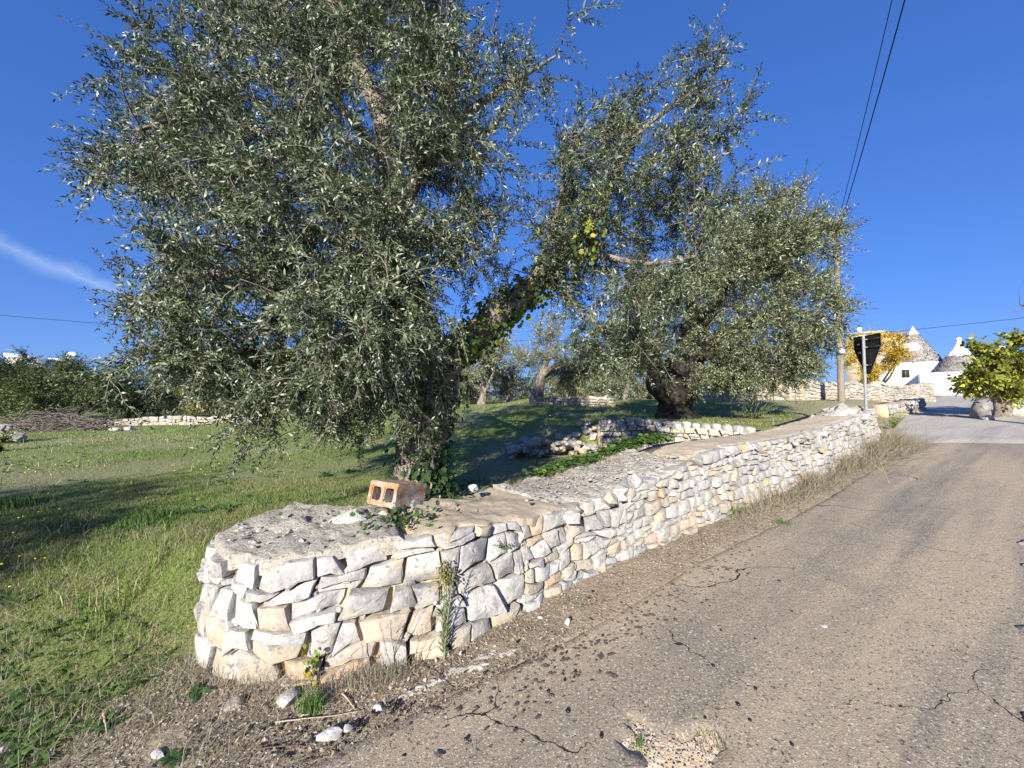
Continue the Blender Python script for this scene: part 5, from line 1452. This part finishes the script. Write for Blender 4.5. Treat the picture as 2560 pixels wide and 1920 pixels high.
b0 = np.column_stack([xg - np.cos(ag) * .0022, yg - np.sin(ag) * .0022, zg - .003]); b1 = np.column_stack([xg + np.cos(ag) * .0022, yg + np.sin(ag) * .0022, zg - .003]); b2_ = np.column_stack([xg + np.cos(lg) * ll_, yg + np.sin(lg) * ll_, zg + hgt_])
tg_ = r.random((ng, 1)); Tg = np.where(r.random((ng, 1)) < .22 + .25 * (n2(xg, yg, 1.6, 71) > .1)[:, None], np.array([.40, .34, .20]) * r.uniform(.6, 1.15, (ng, 1)), np.array([.20, .29, .06]) * tg_ + np.array([.11, .18, .035]) * (1 - tg_))
mesh_obj('fine_grass', np.stack([b0, b1, b2_], 1).reshape(-1, 3), np.arange(ng * 3).reshape(-1, 3), M['grass'], None, np.repeat(Tg, 3, 0), kind='stuff', label='fine short grass and thatch on the near ground left of the wall', cat='grass')
# taller uneven tufts and dandelion-like rosettes
def rosette(p, n, L, W, r, pal, rise=.5):
    acc = Acc()
    for k in range(n):
        a = r.uniform(0, 2 * math.pi); dv = np.array([math.cos(a), math.sin(a), rise * r.uniform(.3, 1.4)])
        lv, f3, f4 = leaf_quad(L * r.uniform(.6, 1.15), W * r.uniform(.8, 1.2), .2, .35)
        Rm = rot_to(dv[None], np.array([[0, 0, 1.]]) + r.normal(0, .2, (1, 3)))[0]
        acc.add(lv @ Rm.T + p, [f3, f4], pal(r))
    return acc.arrays()
wp = lambda r: np.array([.11, .19, .042]) * r.uniform(.6, 1.4)
wacc = Acc()
x, y = field_points(6500, r, 1.3, 14, 1.6)
k = (sdist(x, y, BND) > np.where(x < -1.7, -.6, .3)) & (sdist(x, y, ROAD_L) > .25) & ~wall_mask(x, y) & (n2(x, y, 1.0, 31) > .05) & (x < 7.5)
for xx, yy in zip(x[k], y[k]):
    a = rosette(np.array([xx, yy, float(h(xx, yy))]), int(r.integers(5, 10)), r.uniform(.03, .07) * (2 if r.random() < .08 else 1), r.uniform(.012, .024), r, wp, r.uniform(.3, 1.0)); wacc.add(*a)
acc_obj('broadleaf_weeds', wacc, M['leaf'], None, kind='stuff', label='low broadleaf weeds scattered through the grass', cat='weeds')
facc = Acc()
x, y = field_points(900, r, 2.4, 16, 1.3)
k = (sdist(x, y, BND) > .8) & ~wall_mask(x, y) & (x < 4) & (n2(x, y, .7, 32) > .05)
for xx, yy in zip(x[k], y[k]):
    V, F = ICO[1]; s = .008 + .0007 * yy; V = V * np.array([s, s, s * .5]) + np.array([xx, yy, float(h(xx, yy)) + r.uniform(.06, .12)]); facc.add(V, F)
acc_obj('field_flowers', facc, M['flower'], None, kind='stuff', label='tiny yellow flowers dotted over the grass', cat='flowers')

# leaf litter on the verge and the bottom-left dirt
def litter(n, pts, r, smin, smax, pal, lift=.004):
    acc = Acc()
    x, y = pts
    z = np.maximum(h(x, y), np.where(sdist(x, y, ROAD_L) < 0, h_road(x, y) + .012, -9)) + lift
    a = r.uniform(0, 2 * math.pi, len(x)); L = r.uniform(smin, smax, len(x)); W = L * r.choice([.10, .16, .3, .5], len(x), p=[.35, .3, .25, .1])
    ca_, sa_ = np.cos(a), np.sin(a); b = r.normal(0, .14, len(x)); b2 = r.normal(0, .14, len(x))
    dx = np.column_stack([ca_, sa_, b]) * (L / 2)[:, None]; dy = np.column_stack([-sa_, ca_, b2]) * (W / 2)[:, None]
    P = np.column_stack([x, y, z + np.abs(b) * L / 2 + np.abs(b2) * W / 2])
    V = np.stack([P - dx, P - dy, P + dx, P + dy], 1).reshape(-1, 3)
    F = np.arange(len(x))[:, None] * 4 + np.array([0, 1, 2, 3])
    T = np.array([pal(r) for _ in range(len(x))])
    return V, F, np.repeat(T, 4, 0)
def lit_pal(r):
    k = r.random()
    c = np.array([.34, .28, .20]) if k < .35 else np.array([.21, .17, .125]) if k < .52 else np.array([.48, .41, .31]) if k < .86 else np.array([.33, .18, .08]) if k < .91 else np.array([.07, .055, .045])
    return c * r.uniform(.7, 1.25)
nl = 60000
s = r.random(nl) ** 1.3 * (F1.len - 1.0) + .9; off = np.abs(r.normal(0, .32, nl))
p = F1(s, np.zeros(nl), off + .02)
x1, y1 = p[:, 0], p[:, 1]
x2, y2 = r.uniform(-4.2, .2, 46000), r.uniform(1.0, 2.9, 46000)
xl, yl = np.concatenate([x1, x2]), np.concatenate([y1, y2])
er = sdist(xl, yl, ROAD_L); ed = sdist(xl, yl, BND)
k = (er > -.02 - np.abs(r.normal(0, .07, len(xl)))) & ~wall_mask(xl, yl) & ((ed < .5) | (r.random(len(xl)) < .2)) & (yl > .8)
V, F, T = litter(0, (xl[k], yl[k]), r, .008, .034, lit_pal)
mesh_obj('leaf_litter', V, F, M['dry'], None, T, kind='stuff', label='dry brown leaves and stems along the wall foot', cat='leaf litter')
# gravel crumbs
gac = Acc(); V0, F0 = ICO[1]
sel = r.permutation(np.where(k)[0])[:2200]
for q in sel:
    s_ = r.uniform(.002, .0075); gac.add(V0 * np.array([s_ * r.uniform(.8, 1.5), s_, s_ * .7]) + np.array([xl[q] + r.normal(0, .08), yl[q] + r.normal(0, .08), float(max(h_road(xl[q], yl[q]), 0)) + .006]), F0, (PALE if r.random() < .6 else CREAM * .8) * r.uniform(.6, 1.2))
for q in range(420):
    a = r.uniform(0, 6.28); rr_ = .2 * math.sqrt(r.random()); xx, yy = HOLE[0] + rr_ * math.cos(a), HOLE[1] + rr_ * math.sin(a); s_ = r.uniform(.0015, .006)
    gac.add(V0 * np.array([s_ * r.uniform(.8, 1.5), s_, s_ * .7]) + np.array([xx, yy, float(h_road(xx, yy)) + .0]), F0, (CREAM if r.random() < .7 else ORANGE) * r.uniform(.45, 1.1))
acc_obj('gravel', gac, M['stone'], None, kind='stuff', label='fine pale gravel crumbs on the verge and in the broken asphalt', cat='gravel')
# litter on the wall top
wl = 7000; s = r.uniform(sB, sD, wl); w_ = r.uniform(.1, .95, wl); p = F1(s, np.zeros(wl), -w_)
zt = np.interp(s, F1.s, F1.top) + .035
keepw = (r.random(wl) < np.where(s > sC, ss(.2, .7, w_), .12 * ss(.4, .7, w_)))
a = r.uniform(0, 6.28, wl); L = r.uniform(.01, .045, wl)
dx = np.column_stack([np.cos(a), np.sin(a), r.normal(0, .15, wl)]) * (L / 2)[:, None]; dy = np.column_stack([-np.sin(a), np.cos(a), np.zeros(wl)]) * (L * .12)[:, None]
P = np.column_stack([p[:, :2], zt]); V = np.stack([P - dx, P - dy, P + dx, P + dy], 1)[keepw].reshape(-1, 3)
T = np.repeat(np.array([lit_pal(r) for _ in range(keepw.sum())]), 4, 0)
mesh_obj('stem_litter', V, np.arange(keepw.sum())[:, None] * 4 + np.arange(4), M['dry'], None, T, kind='stuff', label='dry brown stems and leaf bits on top of the wall', cat='leaf litter')

# crushed olives and their stains on the lane
sac, oac = Acc(), Acc()
def on_lane(u, v): return ground_px(u, v, h_road)
for q in range(330):
    f = r.random() ** .8; base_ = np.array([1130, 1830]) * (1 - f) + np.array([1890, 1370]) * f
    u, v = base_ + r.normal(0, 1, 2) * np.array([95, 48]) * (1 - .62 * f)
    if v > 1930: continue
    p = on_lane(u, v); sz = r.uniform(.003, .0105) * (1.0 if r.random() < .8 else 1.7)
    if sdist(np.array([p[0]]), np.array([p[1]]), ROAD_L)[0] > -.05: continue
    n_ = 16; a = np.arange(n_) * 2 * math.pi / n_; R = sz * (1 + .3 * np.sin(2 * a + q) + r.normal(0, .1, n_))
    xx, yy = p[0] + R * np.cos(a) * 1.3, p[1] + R * np.sin(a)
    V = np.column_stack([xx, yy, h_road(xx, yy) + .0225]); V = np.concatenate([V, [[p[0], p[1], float(h_road(p[0], p[1])) + .0235]]])
    sac.add(V, np.stack([np.arange(n_), (np.arange(n_) + 1) % n_, np.full(n_, n_)], 1))
acc_obj('olive_stains', sac, M['stain'], None, kind='stuff', label='dark splats of crushed olives along the lane', cat='stains')
V0, F0 = ICO[2]
def put_olive(p):
    s_ = r.uniform(.006, .0095); oac.add(rotz(V0 * np.array([s_ * 1.35, s_, s_ * .9]), r.uniform(0, 6.28)) + p + np.array([0, 0, s_ * .7]), F0)
for q in range(80):
    put_olive(ground_px(r.normal(740, 130), r.normal(1850, 40)))
for q in range(28): put_olive(on_lane(r.uniform(1000, 2000), r.uniform(1450, 1900)) + np.array([0, 0, .016]))
for q in range(16): put_olive(on_lane(r.normal(985, 22), r.normal(1775, 8)) + np.array([0, 0, .01]))
for q in range(10): put_olive(on_lane(r.normal(897, 12), r.normal(1815, 6)) + np.array([0, 0, .01]))
for q in range(60):
    s_ = r.uniform(F1.s[60], sB); p = F1([s_], [0], -r.uniform(.1, .5))[0]; p[2] = np.interp(s_, F1.s, F1.top) + .02; put_olive(p)
acc_obj('fallen_olives', oac, M['olive_fruit'], None, kind='stuff', label='black fallen olives on the verge, lane and wall', cat='olives', smooth=True)

# dry grass thicket along the far stretch of the wall
def straw_pal(n, r):
    c = np.array([.38, .33, .24]); d = np.array([.22, .19, .145]); g = np.array([.16, .17, .06])
    t = r.random((n, 1)); T = c * t + d * (1 - t); m_ = (r.random(n) < .16)[:, None]
    return np.where(m_, g, T) * r.uniform(.75, 1.2, (n, 1))
n = 9500
f = r.beta(2.2, 1.25, n); s = s_at_x(2.0) + f * (F1.len - s_at_x(2.0) - .15); off = .06 + np.abs(r.normal(0, .28, n)) * (.35 + .75 * f)
p = F1(s, np.zeros(n), off); p[:, 2] = h(p[:, 0], p[:, 1])
k = (sdist(p[:, 0], p[:, 1], ROAD_L) > -.12 * f) & (n2(p[:, 0], p[:, 1], 3.2, 44) + .5 * n2(p[:, 0], p[:, 1], 9, 45) > -.12)
p, f_ = p[k], f[k]; nn_ = len(p)
hg = r.uniform(.06, .40, nn_) * (.4 + .9 * f_) * (.6 + .5 * (1 + n2(p[:, 0], p[:, 1], 2.5, 41)))
V, Fs, T = blades(p, hg, np.full(nn_, .003) + .002 * f_, straw_pal(nn_, r), r, 1.15)
mesh_obj('dry_grass', V, Fs, M['dry'], None, T, kind='stuff', label='tangled dry straw coloured grass along the far wall foot', cat='dry grass')
# long dry stems
acc = Acc()
for q in range(420):
    f = r.beta(2.5, 1.2); s_ = s_at_x(2.2) + f * (F1.len - s_at_x(2.2) - .2); p = F1([s_], [0], .1 + abs(r.normal(0, .25)))[0]; p[2] = float(h(p[0], p[1]))
    v = np.array([r.normal(.5, .6), r.normal(-.1, .5), r.uniform(.15, 1.0)]); v /= np.linalg.norm(v); L = r.uniform(.3, .75)
    V, Fs = tube(np.array([p, p + v * L * .5, p + v * L + np.array([0, 0, -.12 * L])]), [.0028, .0022, .001], 3, False); acc.add(V, Fs, straw_pal(1, r)[0])
acc_obj('dry_stems', acc, M['dry'], None, kind='stuff', label='long bent dry stems leaning out of the dry grass', cat='dry grass')
# dry grass wisps at the wall foot near the camera
n = 1500; u_ = np.concatenate([r.uniform(470, 1000, 1050), r.normal(950, 60, 450)]); P = []
for q in range(n):
    P.append(ground_px(u_[q], r.uniform(1640, 1715) + 25 * math.sin((u_[q] - 470) / 530 * 3.1), h_road if False else h))
P = np.array(P); P = P[~wall_mask(P[:, 0], P[:, 1])]
V, Fs, T = blades(P, r.uniform(.04, .13, len(P)), np.full(len(P), .0026), straw_pal(len(P), r) * 1.05, r, .9)
mesh_obj('dry_wisps', V, Fs, M['dry'], None, T, kind='stuff', label='fine dry grass wisps at the foot of the rounded wall end', cat='dry grass')
# straw lying in the bottom-left corner
n = 6000; x, y = r.uniform(-4.4, -1.2, n), r.uniform(1.2, 3.4, n); k = ~wall_mask(x, y); x, y = x[k], y[k]
V, Fs, T = blades(np.column_stack([x, y, h(x, y)]), r.uniform(.03, .16, len(x)), np.full(len(x), .0024), straw_pal(len(x), r) * 1.1, r, 1.6)
mesh_obj('straw', V, Fs, M['dry'], None, T, kind='stuff', label='loose pale straw over the ground left of the wall end', cat='straw')

# single plants
def tuft(name, label, u, v, n, hgt, wid, pal, lean=.5, spread=.04, hf=h, cat='plant'):
    c = ground_px(u, v, hf); P = c + np.column_stack([r.normal(0, spread, n), r.normal(0, spread, n), np.zeros(n)])
    P[:, 2] = np.maximum(hf(P[:, 0], P[:, 1]), c[2] - .02)
    T = np.array([pal(r) for _ in range(n)])
    V, Fs, T = blades(P, r.uniform(.5, 1, n) * hgt, np.full(n, wid), T, r, lean)
    return mesh_obj(name, V, Fs, M['grass'], None, T, origin=c, label=label, cat=cat, kind='stuff')
gp = lambda r: np.array([.12, .21, .05]) * r.uniform(.6, 1.3)
tuft('grass_tuft', 'bright green grass tuft on the verge below the rounded wall end', 778, 1775, 170, .12, .0045, gp, .45, .028, cat='grass tuft')
tuft('grass_tuft', 'green grass tuft growing from the broken asphalt, upper right', 1790, 1790, 190, .035, .003, lambda r: np.array([.14, .17, .06]) * r.uniform(.6, 1.3), .9, .075, h_road, 'grass tuft')
tuft('grass_tuft', 'small green tuft on the left rim of the broken asphalt', 1598, 1862, 80, .035, .003, gp, .8, .022, h_road, 'grass tuft')
tuft('grass_tuft', 'weedy tuft inside the broken asphalt', 1800, 1850, 130, .04, .003, lambda r: np.array([.15, .16, .07]) * r.uniform(.6, 1.3), .9, .05, h_road, 'grass tuft')
tuft('grass_tuft', 'leafy grass clump where the dry grass begins on the verge', 1800, 1275, 260, .16, .006, gp, .6, .12, h, 'grass tuft')
tuft('grass_tuft', 'low green clump on the verge at the end of the dry grass', 1955, 1310, 90, .06, .005, gp, .7, .05, h, 'grass tuft')
tuft('grass_tuft', 'tall grass clump in the lawn at the left edge', 30, 1270, 160, .17, .009, gp, .7, .1, h, 'grass tuft')
tuft('grass_tuft', 'dark weed clump in the lawn left of the wall end', 360, 1310, 200, .13, .009, lambda r: np.array([.07, .14, .03]) * r.uniform(.6, 1.4), .8, .12, h, 'grass tuft')

def leafy_plant(name, label, u, v, stems, hgt, L, W, pal, depth_off=0, hf=h, cat='plant', lean=.25, pairs=7, c=None, mat='leaf', tpl_kw={}):
    c = ground_px(u, v, hf) if c is None else np.asarray(c, float)
    root = thing(name, c, label, cat)
    lf, st = Acc(), Acc()
    for k in range(stems):
        (a, b) = twig_template(r, hgt * r.uniform(.7, 1.1), pairs, L, W, pal, **tpl_kw)
        dv = np.array([r.normal(0, lean), r.normal(0, lean), 1.0]); Rm = rot_to(dv[None], np.array([[0, 1., .2]]))[0]
        lf.add(a[0] @ Rm.T + c, a[1], a[2]); st.add(b[0] @ Rm.T + c, b[1], b[2])
    acc_obj('stems', st, M['twig'], root); acc_obj('leaves', lf, M[mat], root, kind='stuff')
    return root
# upright weed against the wall face
s0, t0 = F1.pixel(1107, 1620); wc = F1([s0], [.02], .06)[0]
hw = lambda r: np.array([.14, .20, .07]) * r.uniform(.6, 1.3)
leafy_plant('horseweed', 'tall narrow green weed with fluffy top standing against the wall face', 0, 0, 4, .52, .07, .008, hw, c=wc, lean=.05, pairs=26, tpl_kw=dict(spread=.5, bend=.06), cat='weed')
wroot = [o for o in COL.objects if o.name == 'horseweed'][0]
sh = Acc()
for q in range(160):
    o_ = wc + np.array([r.normal(0, .022), r.normal(0, .018), .53 + r.normal(0, .03)]); V, F = ICO[1]; s_ = r.uniform(.004, .008); sh.add(V * s_ + o_, F, np.array([.25, .24, .08]) * r.uniform(.7, 1.3))
acc_obj('seed_head', sh, M['leaf'], wroot, kind='stuff')
# brittle brown stems beside it
bs = thing('dead_stems', wc + np.array([-.2, -.05, 0]), 'brittle brown dead stems leaning on the wall left of the narrow weed', 'dead stems')
acc = Acc()
for q in range(26):
    p = wc + np.array([-.26 + r.normal(0, .09), -.06 + r.normal(0, .04), -.02]); v = np.array([r.normal(.28, .25), r.normal(.05, .1), 1]); v /= np.linalg.norm(v); L = r.uniform(.12, .42)
    V, Fs = tube(np.array([p, p + v * L * .5 + r.normal(0, .01, 3), p + v * L]), [.0026, .002, .001], 4, False); acc.add(V, Fs)
acc_obj('stems', acc, pmat('brown_stem', (0.22, 0.135, 0.075), .85), bs)
s0, t0 = F1.pixel(795, 1670); cc = F1([s0], [.05], .05)[0]
leafy_plant('caper_sprig', 'small broad leaved sprig with yellowing tips growing from the wall foot', 0, 0, 4, .2, .055, .034, lambda r: (np.array([.14, .24, .04]) if r.random() < .72 else np.array([.5, .42, .04])) * r.uniform(.7, 1.25), c=cc, lean=.22, pairs=4, tpl_kw=dict(spread=1.0, bend=.2), cat='plant')
def low_plant(name, label, u, v, n, L, W, pal, rise=.5, hf=h, cat='weed', sp=.0):
    c = ground_px(u, v, hf); ac = Acc()
    for k in range(max(1, n // 8)):
        q = c + np.array([r.normal(0, sp), r.normal(0, sp), 0]); q[2] = float(hf(q[0], q[1])); ac.add(*rosette(q, 8, L, W, r, pal, rise))
    return acc_obj(name, ac, M['leaf'], None, label=label, cat=cat, kind='stuff' if sp > .1 else None)
dk = lambda r: np.array([.055, .13, .035]) * r.uniform(.6, 1.4)
low_plant('dock_weed', 'dark broad leaved weed on the dirt left of the rounded wall end', 490, 1735, 20, .10, .032, dk, .5, sp=.03)
low_plant('dock_weed', 'dark leafy weed at the bottom left amid straw', 260, 1825, 22, .10, .032, dk, .4, sp=.05)
low_plant('dock_weed', 'grey green weed near the left bottom edge', 90, 1740, 20, .10, .028, dk, .4, sp=.06)
low_plant('dock_weed', 'small weed at the bottom edge beside the narrow white stone', 420, 1905, 16, .07, .028, dk, .4, sp=.03)
low_plant('dock_weed', 'low weed in the bottom left corner', 20, 1812, 18, .08, .026, dk, .4, sp=.05)
low_plant('lawn_weed', 'leafy weed clump in the lawn behind the wall end', 480, 1290, 32, .12, .03, dk, .8, sp=.09)
low_plant('lawn_weed', 'leafy weed patch in the lawn left of the olive trunk', 810, 1185, 40, .16, .04, dk, .8, sp=.16)
low_plant('lawn_weed', 'small dark weed in the lawn midway to the left edge', 290, 1300, 24, .11, .025, dk, .7, sp=.08)
# ivy creeping over the back of the wall
acc = Acc()
for q in range(1900):
    s_ = r.uniform(s_at_x(.9), s_at_x(2.9)); w_ = .78 + .22 * r.random() + .25 * r.random(); p = F1([s_], [0], -w_ - .1)[0]
    p[2] = np.interp(s_, F1.s, F1.top) - .02 + r.uniform(0, .08) - .06 * max(0, w_ - 1)
    V, F = ivy_leaf(r.uniform(.035, .075)); dv = r.normal(0, 1, 3) * np.array([1, 1, .2]) + np.array([0, -.3, -.1]); Rm = rot_to(dv[None], (np.array([0, 0, 1.]) + r.normal(0, .4, 3))[None])[0]
    acc.add(V @ Rm.T + p, F, (np.array([.07, .14, .03]) if r.random() < .8 else np.array([.16, .22, .04])) * r.uniform(.6, 1.3))
acc_obj('creeping_ivy', acc, M['leaf'], None, kind='stuff', label='green ivy mat spilling over the back edge of the wall', cat='ivy')
acc = Acc()
for q in range(900):
    u, v = r.normal(1010, 80), r.normal(1315, 22); d = 2.95 + r.normal(0, .12)
    if u > 1100 and r.random() < .5: u = r.uniform(1100, 1200); v = 1250 + r.normal(0, 15); d = 3.5
    p = at(u, v, d)
    V, F = ivy_leaf(r.uniform(.018, .045)); dv = r.normal(0, 1, 3); Rm = rot_to(dv[None], (np.array([0, -.3, 1.]) + r.normal(0, .4, 3))[None])[0]
    acc.add(V @ Rm.T + p, F, np.array([.065, .12, .035]) * r.uniform(.6, 1.5))
acc_obj('creeping_ivy', acc, M['leaf'], None, kind='stuff', label='small ivy leaves around the hollow block on the wall', cat='ivy')
low_plant('bramble_sprig', 'green sprig sprouting behind the rough end slab', 770, 1285, 40, .06, .03, lambda r: np.array([.10, .19, .04]) * r.uniform(.6, 1.3), .9, lambda x, y: np.full(np.shape(x), .62), 'sprig', .06)
s0, t0 = F1.pixel(1258, 1370); cc = F1([s0], [t0], .07)[0]
leafy_plant('wall_sprig', 'dark trailing sprig growing from a joint high in the wall face', 0, 0, 5, .1, .02, .011, dk, c=cc, lean=1.2, pairs=6, tpl_kw=dict(spread=.9, bend=.6), cat='sprig')
# shrubs under the ancient olive and by the post
leafy_plant('terrace_shrub', 'dark low shrub beneath the ancient olive crown', 1880, 1010, 26, .65, .07, .03, dk, c=np.array([*at(1880, 1010, 10)[:2], float(h(*at(1880, 1010, 10)[:2]))]), lean=.7, pairs=9, cat='shrub')
leafy_plant('roadside_shrub', 'yellow green shrub between the wall end and the drive', 2225, 1030, 22, .5, .06, .035, lambda r: np.array([.20, .26, .03]) * r.uniform(.6, 1.3), c=np.array([*at(2228, 1030, 10.6)[:2], float(h(*at(2228, 1030, 10.6)[:2]))]), lean=.5, pairs=8, cat='shrub')
print('objects', len(bpy.data.objects))

# fallen sticks
def stick(label, pix, rad, tone, lift=.012):
    P = np.array([ground_px(u, v) + np.array([0, 0, lift + .006 * (k % 2)]) for k, (u, v) in enumerate(pix)]); P = catmull(P, 5)
    V, Fs = tube(P, np.linspace(rad, rad * .4, len(P)), 5); V += .15 * rad * vnoise(V, 60, 3)[:, None]
    mesh_obj('fallen_stick', V, Fs, tone, label=label, cat='stick')
pale_wood = pmat('pale_wood', (0.40, 0.32, 0.22), 0.9); dark_wood = pmat('dark_wood', (0.12, 0.085, 0.06), 0.9)
stick('pale straight stick lying across the verge above the knobbly white lump', [(688, 1812), (760, 1806), (830, 1796), (900, 1786)], .004, pale_wood)
stick('short pale split stick on the verge near the lane edge', [(855, 1740), (870, 1757), (886, 1778)], .006, pale_wood)
stick('thin dark bent twig reaching from the verge onto the lane', [(1050, 1672), (1085, 1695), (1120, 1725), (1152, 1750)], .003, dark_wood, .02)
stick('dark dead branch lying along the wall foot on brown leaves', [(1330, 1430), (1400, 1418), (1470, 1408), (1580, 1395)], .009, dark_wood, .03)
stick('second dark branch crossing the first at the wall foot', [(1350, 1412), (1430, 1416), (1500, 1412), (1545, 1400)], .006, dark_wood, .04)
stick('long thin dark twig at the bottom on the dirt', [(640, 1880), (700, 1876), (760, 1872), (820, 1880)], .003, dark_wood)
stick('pale stem standing askew among the bottom left weeds', [(258, 1790), (264, 1820), (268, 1850)], .006, pale_wood)
